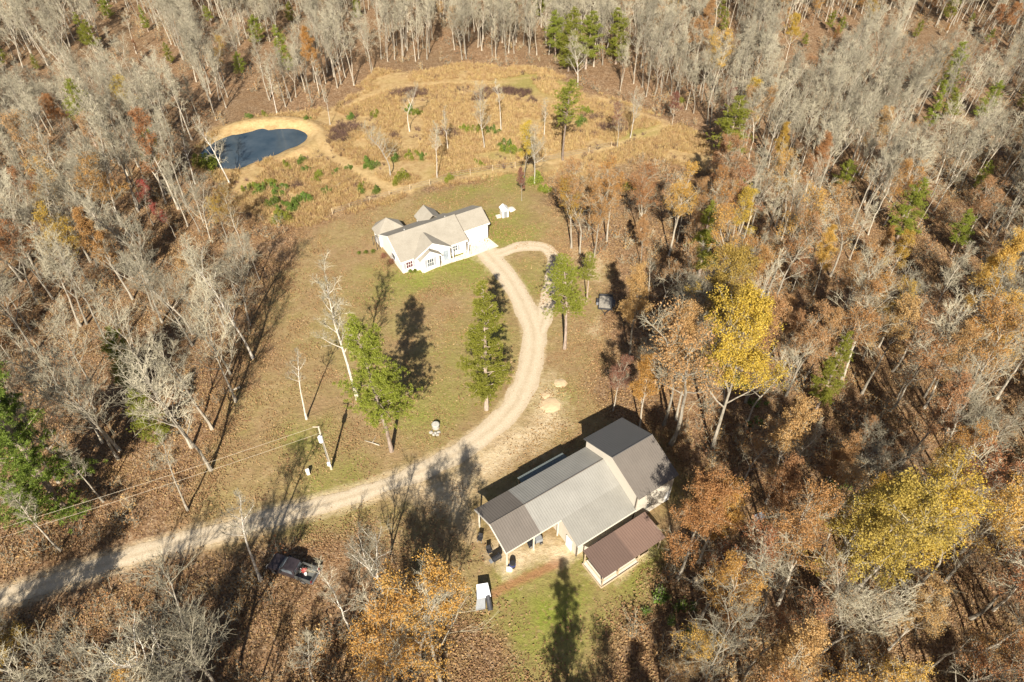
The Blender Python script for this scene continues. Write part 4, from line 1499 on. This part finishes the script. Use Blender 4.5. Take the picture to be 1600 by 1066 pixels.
T(leaf_tree, (958, 642), 560, 'maroon', 2, 1.0, label='thin dull red tree behind the garage beside orange red tree')
T(leaf_tree, (1048, 694), 440, 'tan', 3, 3.0, label='tall pale trunked tan leaved tree left of the bright yellow tree')
T(leaf_tree, (1058, 905), 765, 'rust', 4, 5.0, label='full rust orange tree standing right of the open shed')
T(leaf_tree, (1092, 880), 760, 'orange', 4, 2.6, label='orange tree close beside the full rust orange tree')
T(leaf_tree, (690, 1072), 930, 'orange', 0, .2, label='wide orange tree at bottom left of the white machine')
T(leaf_tree, (622, 1085), 950, 'orange', 2, 1.2, label='smaller orange tree left of wide orange tree at bottom')
T(leaf_tree, (893, 388), 262, 'tan', 0, 1.0, label='tan tree closest to the gravel loop among the roadside oaks')
T(leaf_tree, (906, 396), 275, 'yellow', 3, 2.0, label='yellow tinted oak beside the gravel loop')
T(leaf_tree, (928, 402), 285, 'rust', 0, 3.0, label='rust leaved oak above the utility trailer')
T(leaf_tree, (948, 378), 255, 'orange', 2, 4.0, label='orange oak right of the roadside oak group')
T(leaf_tree, (920, 362), 258, 'tan', 2, 5.0, label='tan oak at back of the roadside oak group')
T(leaf_tree, (1000, 380), 270, 'rust', 0, .5, label='rust oak at woods edge beyond the utility trailer')
T(leaf_tree, (1045, 400), 262, 'orange', 2, 1.5, label='orange oak in woods edge left of the green pine')
T(leaf_tree, (815, 314), 266, 'maroon', 5, .2, label='small dark red tree on lawn behind the tiny white shed')
T(leaf_tree, (1050, 198), 148, 'maroon', 4, .9, label='dark red tree at the end of meadow track')
T(leaf_tree, (965, 232), 165, 'maroon', 3, .9, label='dull red thin tree in meadow right of lone pine')
T(leaf_tree, (240, 352), 288, 'red', 3, .5, label='bright red tree in left woods, the larger of two')
T(leaf_tree, (275, 372), 315, 'red', 3, 2.5, label='smaller bright red tree beside the larger red one')
T(leaf_tree, (112, 228), 152, 'rust', 4, 2.0, label='rust brown tree alone among bare trees at left')
T(leaf_tree, (218, 95), 62, 'rust', 1, 2.0, label='small rust tree far back in the left woods')
T(leaf_tree, (1555, 78), 8, 'rust', 4, 3.0, label='large rust red tree at upper right corner of photo')
for (px, py, ty, col) in [(1270, 40, -6, 'orange'), (1335, 30, -8, 'orange'), (1390, 25, -12, 'rust'), (1450, 25, -12, 'rust'), (1300, 75, 40, 'rust'), (1475, 60, 38, 'orange'), (185, 20, -16, 'rust'), (1235, 60, 30, 'orange'), (1545, 60, 10, 'rust'), (690, 40, 5, 'tan'), (15, 560, 500, 'rust')]:
    T(leaf_tree, (px, py), ty, col, RND.choice([0, 4, 5]))
PALE = bark_mat('bleached bark', (.40, .36, .30), (.62, .57, .49))
T(bare_tree, (479, 655), 548, 8, 1.0, label='thin bare snag standing alone on lawn above utility pole', bark=PALE)
T(bare_tree, (559, 624), 420, 0, .4, label='pale bare tree on lawn just behind the broad pine', bark=PALE)
T(bare_tree, (395, 560), 405, 5, 2.0, label='wide bare tree at the lawn edge left of the pale bare tree', bark=PALE)
T(bare_tree, (330, 735), 560, 2, 1.0, label='forked bare tree at lawn edge left of the utility pole')
T(bare_tree, (160, 692), 556, 3, 1.9, label='crooked bare tree below the small green pine')
T(bare_tree, (408, 908), 775, 8, 1.0, label='thin bare tree standing over the gravel drive beside the pickup', bark=PALE)
T(bare_tree, (300, 700), 520, 5, 1.0, label='broad bare tree right of small yellowish green pine')
T(bare_tree, (305, 1085), 925, 3, 3.1, label='crooked bare tree at the bottom edge below the pickup', bark=PALE)
T(bare_tree, (360, 1100), 945, 6, 3.1, label='forked bare tree beside the crooked bottom edge tree')
T(bare_tree, (548, 985), 905, 3, .4, label='small crooked bare tree below and right of the pickup', bark=PALE)
T(bare_tree, (600, 930), 815, 2, 2.4, label='forked bare tree left of the wide orange tree', bark=PALE)
T(bare_tree, (1205, 760), 655, 6, .4, label='pale forked bare tree in dark gap right of the garage', bark=PALE)
for i, (px, py, ty, v, lab) in enumerate([(610, 276, 178, 7, 'white limbed bare tree in meadow, straight up from the house end'), (683, 278, 196, 4, 'slim bare tree in the meadow behind the house roof'), (757, 234, 146, 5, 'flat topped brownish bare tree in mid meadow'),
                                        (835, 288, 194, 6, 'pale bare tree in meadow just left of the yellow topped tree'), (783, 205, 125, 8, 'bare tree in the meadow behind the flat topped one'), (850, 212, 155, 0, 'slim bare tree left of lone meadow pine'),
                                        (360, 288, 190, 7, 'pale bare tree leaning over the near bank of pond'), (305, 288, 205, 4, 'bare tree left of the pond bank'), (700, 235, 170, 0, 'small bare tree in the meadow left of flat topped tree'),
                                        (516, 195, 140, 8, 'bare tree beyond the pond end by the trail'), (433, 178, 100, 0, 'bare tree at the back bank of pond'), (903, 138, 60, 1, 'bare tree on the green patch at meadow top'), (640, 205, 130, 3, 'crooked bare tree in the upper left meadow'),
                                        (985, 215, 140, 2, 'forked bare tree by the meadow track end')]):
    T(bare_tree, (px, py), ty, v, label=lab, bark=PALE)

# shadow casters that stand on the lawn just below the frame
for (x, y, h) in [(4.6, 11.0, 21), (17.5, 14.5, 15)]:
    pine_tree(x, y, h, 1, label=None)
bare_tree(*bxy(655, 1045), 19, 6, 1.0, label='large bare tree beside the wide orange tree, its shadow crossing the drive')

# small evergreens and bushes of the meadow
BUSH = [(410, 300, 1.0), (425, 290, .9), (440, 300, 1.1), (395, 295, .9), (450, 262, .8), (470, 255, .9), (478, 268, .7), (575, 258, 1.0), (583, 262, .9), (495, 282, .7), (500, 275, .8), (512, 300, .7), (565, 300, .6), (525, 270, .6), (545, 265, .6), (430, 322, 1.2), (448, 330, 1.3), (462, 322, 1.1), (478, 314, 1.1), (440, 345, 1.4),
        (625, 282, 1.3), (645, 246, 1.0), (640, 172, .8), (650, 178, .8), (585, 180, .8), (550, 185, .8), (790, 232, 1.2), (800, 238, 1.1), (770, 208, 1.0), (745, 206, .9), (728, 204, .9), (840, 285, 1.3), (850, 300, .9), (905, 195, 1.2), (915, 178, 1.0), (700, 282, .8), (620, 250, .9), (660, 248, .8), (390, 185, .7), (480, 190, .8), (415, 182, .7), (565, 296, .7), (980, 296, 1.0), (1150, 300, 1.6), (1165, 305, 1.8), (1060, 160, .8), (325, 262, 1.8), (590, 300, .8), (750, 258, .7)]
for px, py, s in BUSH:
    x, y = bxy(px, py)
    a, b_ = LOW[RND.randrange(4)]
    o = put('evergreen_bush', [('trunk', a, None), ('crown', b_, RND.choice([M['bush'], M['bush'], M['pine']]))], x, y, .5 * s, RND.uniform(0, 6), 'bush', 'squat' if s < .95 else 'bushy', None, 'small evergreens of the meadow', 'bush')
    o.scale = (1.05 * s, 1.05 * s, .7 * s)
for i, (px, py, s, lab) in enumerate([(641, 426, .28, 'round clipped bush at the house front corner, nearer the corner'), (648.5, 424.5, .24, 'round clipped bush at the house front, nearer the gable'), (612, 412, .42, 'brown bush at the end wall of house, nearer the front'), (600, 403, .42, 'brown bush at end wall of house, nearer the trellis'),
                                      (583, 395, .3, 'low bush left of the house end, nearest the wall'), (572, 396, .28, 'low bush left of the house end, second from the wall'), (561, 397, .24, 'low bush left of the house end, farthest out')]):
    x, y = bxy(px, py)
    a, b_ = CEDARS[i % 3]
    o = put('garden_bush', [('trunk', a, None), ('crown', b_, M['maroon'] if 2 <= i <= 3 else M['cedar'])], x, y, s, i, 'garden', '', lab, None, 'bush')
    o.scale = (s, s, s * .62)

# ------------------------------------------------------------------ the woods
hw_px = [(0, 0), (1600, 0), (1600, 1066), (0, 1066)]
DRV = np.array(DRIVEP)
CLEAR_PX = [np.array(q, float) for q in (
    [(330, 750), (395, 575), (430, 470), (460, 400), (540, 330), (860, 330), (900, 420), (960, 410), (1000, 440), (985, 520), (945, 600), (1000, 668), (1065, 720), (1055, 860), (1010, 960), (975, 1066), (770, 1066), (735, 1000), (690, 900), (600, 830), (480, 850), (330, 860)],
    [(300, 255), (320, 205), (400, 175), (480, 165), (545, 150), (590, 105), (720, 95), (860, 100), (940, 140), (1030, 170), (1090, 195), (1125, 250), (1080, 285), (1000, 290), (950, 300), (860, 330), (540, 330), (470, 350), (400, 330)],
    [(370, 800), (550, 800), (550, 985), (370, 985)],
    [(0, 905), (40, 895), (142, 865), (270, 830), (371, 805), (473, 778), (540, 760), (540, 815), (473, 838), (371, 866), (270, 892), (142, 940), (30, 985), (0, 995)])]
GAP = np.array([(1085, 730), (1250, 690), (1270, 900), (1130, 930), (1010, 1066), (960, 1066), (1060, 900)], float)
rw = np.random.RandomState(2024)
step = 4.1
cand = []
yy = -6.0
while yy < 300:
    step = 4.1 if yy < 95 else 3.55
    yy += step
    half = .75 * (.716 * max(yy, 0) + 50) + 26
    for xx in np.arange(-half, half, step):
        cand.append((xx + rw.uniform(-.48, .48) * step, yy + rw.uniform(-.48, .48) * step))
cand = np.array(cand)
keepout = (sdist(LAWN, cand) < .8) & (sdist(MEADOW, cand) < .5) & (sdist(PONDA, cand) < -4.5) & (dist_path(DRIVEP, cand) > 3.2)
gar = np.array([garage_pt(-2, -9.5), garage_pt(18, -9.5), garage_pt(23.5, -5.5), garage_pt(23.5, 8.5), garage_pt(-2, 9)])
keepout &= sdist(gar, cand) < -1.0
cand = cand[keepout]
WOODS = []
SHOWN = []                                                             # crowns that stand free to view: no random tree grows right before them
for (o_, k_, lk_, x_, y_, lab_) in ALL:
    if k_ in ('bush', 'garden', 'bare'): continue
    hh = o_.scale[2] * (20.0 if k_ == 'pine' else 16.6)
    a_, b_, c_ = proj(x_, y_, hh), proj(x_, y_, hh * .5), proj(x_ + 2.2, y_, hh * .75)
    w_ = c_[0] - proj(x_, y_, hh * .75)[0]
    mg = w_ * (1.9 if k_ == 'pine' else 1.2)
    SHOWN.append((min(a_[0], b_[0]) - mg, max(a_[0], b_[0]) + mg, a_[1] - 12, b_[1], y_))
for (x, y) in cand:
    px, py = proj(x, y, 0)
    vis = -60 < px < 1660 and -40 < py < 1066
    right = px > 930 + max(0, 330 - py) * .3
    # how full the woods are here
    p = .97
    if px < 560 and py > 300: p = .72
    if px < 560 and py > 470: p = .46
    if px < 470 and py > 730: p = .26
    if py > 1000 and px < 940: p = .25
    if py > 1066: p = .42
    if y < 21: p = .85 if x < -9 or x > 22 else .15
    if px > 1400 and py > 700: p = .60
    if right and py > 640: p = min(p, .70)
    if right and py > 860 and px < 1480: p = .9
    if inside(GAP, np.array([[px, py]]))[0]: p = .18
    if rw.rand() > p: continue
    h = rw.uniform(12.0, 19.5)
    if rw.rand() < .16: h *= .6
    if y < 21: h = min(h, 18.5)
    if y > 112: h = rw.uniform(10.5, 16.5)
    bad = any(inside(c, np.array([[px, py]]))[0] for c in CLEAR_PX)
    if (vis or y < 40) and not bad:
        for f in (.4, .6, .8, 1.0):
            qx, qy = proj(x, y, h * f)
            for (x0, x1, y0, y1, yy) in SHOWN:
                if y < yy - .5 and x0 < qx < x1 and y0 < qy < y1: bad = True
            q = np.array([proj(x, y, h * f)])
            for c in CLEAR_PX:
                if inside(c, q)[0] and (y < 60 or rw.rand() < .75): bad = True
    for f in (.5, .7, .9, 1.0):                                       # the tree's own shadow
        q = np.array([(x + .03 * h * f, y + 1.3 * h * f)])
        if sdist(gar[:3] if False else gar, q)[0] > -.5 and x < G_O[0] + 17: bad = True
        if y < 48 and x > -12 and dist_path(DRIVEP, q)[0] < 2.2 and rw.rand() < .35: bad = True
    if bad: continue
    near_other = any((x - t[3]) ** 2 + (y - t[4]) ** 2 < (7.0 if t[1] != 'bush' else 1.5) for t in ALL)
    if near_other: continue
    # which kind
    u = rw.rand()
    patch = value_noise(np.array([[x, y]]), 16, 31)[0]
    if right:
        near_w = min(max((py - 200) / 240, 0), 1)
        if px > 1250: near_w = min(max((py - 330) / 160, 0), 1)
        pl = (.07 + .70 * near_w) * (.5 + 1.0 * patch)
        if px > 1400: pl *= .55
        elif py > 820: pl = .72
    elif y < 21 or (py > 900 and px > 400):
        pl = .25
    else:
        pl = .03 + (.09 if py > 320 else 0)
    if u < pl:
        c = rw.choice(['rust', 'tan', 'orange', 'yellow', 'maroon', 'olive'], p=[.22, .42, .25, .05, .02, .04] if right else [.28, .52, .14, .04, .02, .0])
        WOODS.append((x, y, h, 'leafy', c, int(rw.choice([0, 1, 2, 3, 3, 5])), vis))
    elif rw.rand() < (.012 if y > 30 else .05):
        WOODS.append((x, y, h * .9, 'pine', None, int(rw.randint(5)), vis))
    else:
        WOODS.append((x, y, h, 'bare', None, int(rw.choice(len(BARE), p=[.2, .08, .08, .08, .17, .05, .07, .09, .18] if y > 100 else [1 / 9] * 9)), vis))
for _ in range(90):                                                    # trees just below the frame: their trunks lay long thin shadows over the litter
    x, y = rw.uniform(-64, -6), rw.uniform(-5, 20)
    if _ > 62: x = rw.uniform(24, 60)
    if any((x - t[0]) ** 2 + (y - t[1]) ** 2 < 5 for t in WOODS): continue
    WOODS.append((x, y, rw.uniform(14, 18), 'bare', None, int(rw.choice([0, 4, 8, 8])), False))
# the nearest ones stand as objects of their own, the rest of the wood is one mass
WOODS.sort(key=lambda t: (not t[6], t[0] ** 2 + t[1] ** 2 + 55 ** 2))
MASS = []
cnt = {'bare': sum(1 for t in ALL if t[1] == 'bare'), 'leafy': sum(1 for t in ALL if t[1].startswith('leafy')), 'pine': sum(1 for t in ALL if t[1] == 'pine')}
LIM = {'bare': 290, 'leafy': 290, 'pine': 90}
for t in WOODS:
    x, y, h, k, c, v, vis = t
    if vis and cnt[k] < LIM[k]:
        cnt[k] += 1
        if k == 'bare': bare_tree(x, y, h, v)
        elif k == 'leafy': leaf_tree(x, y, h, c, v)
        else: pine_tree(x, y, h, v)
    else:
        MASS.append(t)
print('trees', cnt, 'mass', len(MASS))


def scatter(name, protos, pts, kind='stuff'):
    """one object: protos [(V, Q, material)...] per prototype, pts [(x, y, z, rot, scale, proto)]"""
    mats = []
    V, F, MI, pid = [], [], [], []
    n = 0
    for k, pieces in enumerate(protos):
        for (v, q, m_) in pieces:
            if m_ not in mats: mats.append(m_)
            V.append(v); F.append(q + n); MI.append(np.full(len(q), mats.index(m_))); pid.append(np.full(len(v), k)); n += len(v)
    pts = np.array(pts, float)
    V.append(pts[:, :3])
    pid = np.concatenate(pid + [pts[:, 5]]).astype(np.int32)
    N0 = n
    me = np_mesh(name, np.concatenate(V), [np.concatenate(F)], mats, np.concatenate(MI))
    N = N0 + len(pts)
    a = me.attributes.new('proto', 'INT', 'POINT'); a.data.foreach_set('value', np.where(np.arange(N) < N0, pid, pid + 1000).astype(np.int32))
    rot = np.zeros(N); rot[N0:] = pts[:, 3]
    sc = np.ones(N); sc[N0:] = pts[:, 4]
    a = me.attributes.new('turn', 'FLOAT', 'POINT'); a.data.foreach_set('value', rot.astype(np.float32))
    a = me.attributes.new('size', 'FLOAT', 'POINT'); a.data.foreach_set('value', sc.astype(np.float32))
    o = link(name, me)
    g = bpy.data.node_groups.new(name, 'GeometryNodeTree')
    g.interface.new_socket('Geometry', in_out='INPUT', socket_type='NodeSocketGeometry')
    g.interface.new_socket('Geometry', in_out='OUTPUT', socket_type='NodeSocketGeometry')
    nd, lk = g.nodes, g.links
    gi, go = nd.new('NodeGroupInput'), nd.new('NodeGroupOutput')

    def named(s, t):
        q = nd.new('GeometryNodeInputNamedAttribute'); q.data_type = t
        q.inputs['Name'].default_value = s
        return next(z for z in q.outputs if z.enabled and z.name == 'Attribute')
    ap, at_, as_ = named('proto', 'INT'), named('turn', 'FLOAT'), named('size', 'FLOAT')
    cx = nd.new('ShaderNodeCombineXYZ'); lk.new(at_, cx.inputs[2])
    jn = nd.new('GeometryNodeJoinGeometry')

    def sep(k):
        c = nd.new('FunctionNodeCompare'); c.data_type = 'INT'; c.operation = 'EQUAL'
        ins = [z for z in c.inputs if z.enabled]
        lk.new(ap, ins[0]); ins[1].default_value = k
        s = nd.new('GeometryNodeSeparateGeometry'); s.domain = 'POINT'
        lk.new(gi.outputs[0], s.inputs[0]); lk.new(c.outputs[0], s.inputs[1])
        return s.outputs[0]
    for k in range(len(protos)):
        if not (pts[:, 5] == k).any(): continue
        ip = nd.new('GeometryNodeInstanceOnPoints')
        lk.new(sep(1000 + k), ip.inputs['Points']); lk.new(sep(k), ip.inputs['Instance'])
        lk.new(cx.outputs[0], ip.inputs['Rotation']); lk.new(as_, ip.inputs['Scale'])
        lk.new(ip.outputs[0], jn.inputs[0])
    lk.new(jn.outputs[0], go.inputs[0])
    md = o.modifiers.new('scatter', 'NODES'); md.node_group = g
    return tag(o, kind=kind)


protos, pindex = [], {}
for i, (t, big, fine, _, _) in enumerate(BARE):
    pindex[('bare', None, i)] = len(protos)
    protos.append([(*big.arrays(), M['bark_pale']), (*fine.arrays(), M['twig'])])
for i, L_ in enumerate(LEAFY):
    for c in ('rust', 'tan', 'orange'):
        pindex[('leafy', c, i)] = len(protos)
        protos.append([(*L_[1].arrays(), M['bark_pale']), (*L_[2].arrays(), M['twig']), (*L_[3], M[c])])
for i, P_ in enumerate(PINES):
    pindex[('pine', None, i)] = len(protos)
    protos.append([(*P_[0].arrays(), M['bark_pine']), (*P_[1], M['pine'])])
pts = []
for (x, y, h, k, c, v, vis) in MASS:
    c = {'yellow': 'orange', 'maroon': 'rust', 'olive': 'tan'}.get(c, c)
    pts.append((x, y, 0, rw.uniform(0, 6.28), h / (20.0 if k == 'pine' else 16.6), pindex[(k, c, v)]))
scatter('distant_woods', protos, pts)

# ---- undergrowth: saplings and brush on the forest floor, dark brambles in the meadow, straw, blown leaves
und = []
for i in range(3):
    w_, lv = shrub(600 + i, 2.2, 1.0, 60, .13)
    und.append([(*w_.arrays(), M['twig']), (*lv, M[('tan', 'rust', 'tan')[i]])])
for i in range(2):
    w_, lv = shrub(610 + i, 1.3, 1.0, 170, .13)
    und.append([(*w_.arrays(), M['twig']), (*lv, M['bush'])])
pts = []
for _ in range(5200):
    y = rw.uniform(18, 225); half = .75 * (.716 * y + 50) + 8
    x = rw.uniform(-half, half)
    pts.append((x, y))
pts = np.array(pts)
ok = (sdist(LAWN, pts) < -1) & (sdist(MEADOW, pts) < -.5) & (sdist(PONDA, pts) < -4) & (dist_path(DRIVEP, pts) > 3) & (sdist(gar, pts) < 0)
pts = pts[ok]
thin = value_noise(pts, 9, 41) > .38
pts = pts[thin]
greenp = (value_noise(pts, 7, 44) > .72) & (np.abs(pts[:, 0] - 25) < 18) & (np.abs(pts[:, 1] - 50) < 22)
scatter('undergrowth', und, [(x, y, -.05, rw.uniform(0, 6), rw.uniform(.5, 1.35), (3 + rw.randint(2)) if g_ else rw.randint(3)) for (x, y), g_ in zip(pts, greenp)])

bram = []
for i in range(3):
    w_, lv = shrub(620 + i, 1.5, 1.3, 20, .1)
    bram.append([(*w_.arrays(), M['bramble'])])
pts = []
for (px, py, rx, ry, k) in [(545, 205, 30, 9, 90), (640, 147, 32, 6, 70), (625, 207, 34, 9, 80), (790, 146, 40, 7, 90), (925, 195, 36, 17, 110), (745, 155, 25, 6, 40), (700, 210, 20, 7, 30), (530, 215, 20, 8, 40), (450, 290, 24, 6, 30), (960, 200, 22, 12, 40), (835, 222, 20, 6, 20)]:
    for _ in range(k * 2):
        a_, q_ = rw.uniform(0, 6.283), math.sqrt(rw.rand())
        x, y = bxy(px + rx * q_ * math.cos(a_), py + ry * q_ * math.sin(a_))
        if value_noise(np.array([[x, y]]), 3.0, 71)[0] > .42: pts.append((x, y, -.05, rw.uniform(0, 6), rw.uniform(.5, 1.1), rw.randint(3)))
q_ = np.stack([rw.uniform(-75, 62, 5000), rw.uniform(96, 182, 5000)], 1)
q_ = q_[(sdist(MEADOW, q_) > 1) & (sdist(PONDA, q_) < -5) & (value_noise(q_, 6, 73) > .6)][:520]
pts += [(x, y, -.05, rw.uniform(0, 6), rw.uniform(.35, .9), rw.randint(3)) for x, y in q_]
scatter('bramble_shrubbery', bram, pts)

tuft = []
for i in range(3):
    r = np.random.RandomState(700 + i)
    k = 26
    P = np.stack([r.normal(0, .28, k), r.normal(0, .28, k), np.zeros(k)], 1)
    tip = P + np.stack([r.normal(0, .22, k), r.normal(0, .22, k), r.uniform(.45, .95, k)], 1)
    sd = np.stack([r.normal(0, 1, k), r.normal(0, 1, k), np.zeros(k)], 1); sd /= np.linalg.norm(sd, axis=1)[:, None]
    mid = P * .45 + tip * .55
    V = np.stack([P, mid + sd * .035, tip, mid - sd * .035], 1).reshape(-1, 3)
    tuft.append([(V, np.arange(4 * k).reshape(k, 4), M['straw'])])
pts = np.stack([rw.uniform(-75, 62, 60000), rw.uniform(96, 182, 60000)], 1)
sM = sdist(MEADOW, pts)
pc_ = (pts - PONDA.mean(0)) @ np.array([.62, .78])
ok = (sM > -1) & (sdist(PONDA, pts) < np.where(pc_ < -1, -1.0, -4.6)) & (value_noise(pts, 5, 51) > .30)
for q_, wdt in (([(470, 195), (495, 205), (503, 225), (520, 245), (560, 268), (600, 290), (640, 300)], 1.4), ([(610, 300), (700, 280), (800, 264), (880, 250), (960, 228), (1010, 207), (1050, 192), (1000, 178), (930, 150)], 1.3), ([(540, 165), (600, 140), (700, 128), (770, 130), (830, 120)], 1.4)):
    ok &= dist_path([at(*p)[:2] for p in q_], pts) > wdt
pts = pts[ok][:15000]
scatter('straw_grass', tuft, [(x, y, -.03, rw.uniform(0, 6), rw.uniform(.5, 1.15), rw.randint(3)) for x, y in pts])

lit = []
for i in range(3):
    r = np.random.RandomState(720 + i)
    k = 60
    P = np.stack([r.normal(0, .9, k), r.normal(0, .9, k), r.uniform(.03, .12, k)], 1)
    V, Q = cards(r, P, .11, 1.2)
    V[:, 2] = np.abs(V[:, 2])
    lit.append([(V, Q, M['litter'])])
pts = []
for _ in range(16000):
    y = rw.uniform(20, 130); half = .75 * (.716 * y + 50) + 4
    pts.append((rw.uniform(-half, half), y))
pts = np.array(pts)
onl = sdist(LAWN, pts)
ok = ((onl < 1.5) | (rw.rand(len(pts)) < .22)) & (sdist(MEADOW, pts) < -.5) & (sdist(PONDA, pts) < -5) & (dist_path(DRIVEP, pts) > 2.9) & (sdist(gar, pts) < 0)
pts = pts[ok][:10500]
scatter('fallen_leaves', lit, [(x, y, .0, rw.uniform(0, 6), rw.uniform(.7, 1.3), rw.randint(3)) for x, y in pts])

# ------------------------------------------------------------------ labels that single out each tree by what stands near it
LAND = [('the pond', bxy(400, 228)), ('the pickup truck', bxy(460, 893)), ('the utility pole', bxy(518, 733)), ('the open shed', bxy(975, 860)), ('the utility trailer', bxy(946, 477)), ('the white machine', bxy(757, 942)),
        ('the tall garage block', bxy(1050, 760)), ('the bright yellow tree', bxy(1113, 706)), ('the large dark evergreen at left', bxy(104, 800)), ('the small yellowish pine', bxy(252, 692)), ('the metal sheet in the woods', bxy(1186, 808)),
        ('the largest olive yellow tree', bxy(1278, 962)), ('the full rust orange tree', bxy(1058, 905)), ('the wide orange tree at bottom', bxy(690, 1072)), ('the slim dark pine', bxy(1275, 640)), ('the golden orange tree', bxy(1270, 462)),
        ('the larger red tree', bxy(240, 352)), ('the lone rust tree at left', bxy(112, 228)), ('the meadow corner pine', bxy(1130, 264)), ('the dark red tree by the track', bxy(1050, 198)), ('the gravel loop', bxy(866, 408)),
        ('the tree stump', bxy(1086, 908)), ('the lower left corner of the photo', bxy(0, 1066)), ('the lower right corner of the photo', bxy(1600, 1066)), ('the middle of the left edge', bxy(0, 533)), ('the middle of the right edge', bxy(1600, 533)),
        ('the upper part of the left edge', bxy(0, 300)), ('the upper part of the right edge', bxy(1600, 300)), ('the lower part of the left edge', bxy(0, 850)), ('the lower part of the right edge', bxy(1600, 850)), ('the snag on the lawn', bxy(479, 655)),
        ('the white house', bxy(690, 390)), ('the tiny white shed', bxy(788, 337)), ('the lone meadow pine', bxy(879, 250)), ('the far golden tree', bxy(1228, 95)), ('the upper left corner of the photo', bxy(0, 0)), ('the upper right corner of the photo', bxy(1600, 0)),
        ('the middle of the top edge', bxy(800, 0)), ('the top edge a quarter from left', bxy(400, 0)), ('the top edge a quarter from right', bxy(1200, 0)), ('the green patch at meadow top', bxy(850, 125)), ('the golden yellow tree', bxy(1375, 462)),
        ('the small green pine at left', bxy(215, 606)), ('the far pond bank', bxy(420, 185)), ('the house end wall', bxy(600, 400)), ('the bottom edge a quarter from left', bxy(400, 1066)), ('the bottom edge a quarter from right', bxy(1200, 1066)), ('the middle of the bottom edge', bxy(800, 1066))]
ORD = ['', 'second ', 'third ', 'fourth ', 'fifth ', 'sixth ', 'seventh ', 'eighth ', 'ninth ', 'tenth ', 'eleventh ', 'twelfth ', 'thirteenth ', 'fourteenth ', 'fifteenth ', 'sixteenth ', 'seventeenth ', 'eighteenth ', 'nineteenth ', 'twentieth ']
sets = {}
for t in ALL:
    sets.setdefault((t[1], t[2]), []).append(t)
rest = {}                                                              # trees of the mass count too when one says which is nearest
for (x, y, h, k, c, v, vis) in MASS:
    if k == 'leafy': c = {'yellow': 'orange', 'maroon': 'rust', 'olive': 'tan'}.get(c, c)
    key = ('bare', LOOK[TRAITS[v]]) if k == 'bare' else ('pine', '') if k == 'pine' else ('leafy ' + COLW[c], LOOK[LEAFY[v][0]])
    rest.setdefault(key, []).append((None, None, None, x, y, 'mass'))
for (kind, look), tt in sets.items():
    best = {}
    for ln_, (lx, ly) in LAND:
        for rk, t in enumerate(sorted(tt + rest.get((kind, look), []), key=lambda t: (t[3] - lx) ** 2 + (t[4] - ly) ** 2)):
            if t[0] is not None and rk < len(ORD) and rk < best.get(t[0].name, (99,))[0]:
                best[t[0].name] = (rk, ln_)
    noun = {'bare': f'{look} bare grey tree', 'pine': 'green pine', 'bush': f'{look} low evergreen bush'}.get(kind, f'{look} {kind[6:]} leaved tree' if kind.startswith('leafy') else kind)
    for t in tt:
        if t[5]: continue
        if t[0].name in best:
            rk, ln_ = best[t[0].name]
            t[0]['label'] = f'{noun}, {ORD[rk]}nearest to {ln_}' if rk else f'{noun} standing nearest to {ln_}'
        else:
            t[0]['label'] = f'{noun} deep in the woods away from every landmark'

print('unplaced labels', sum(1 for t in ALL if 'away from every landmark' in t[0]['label']))
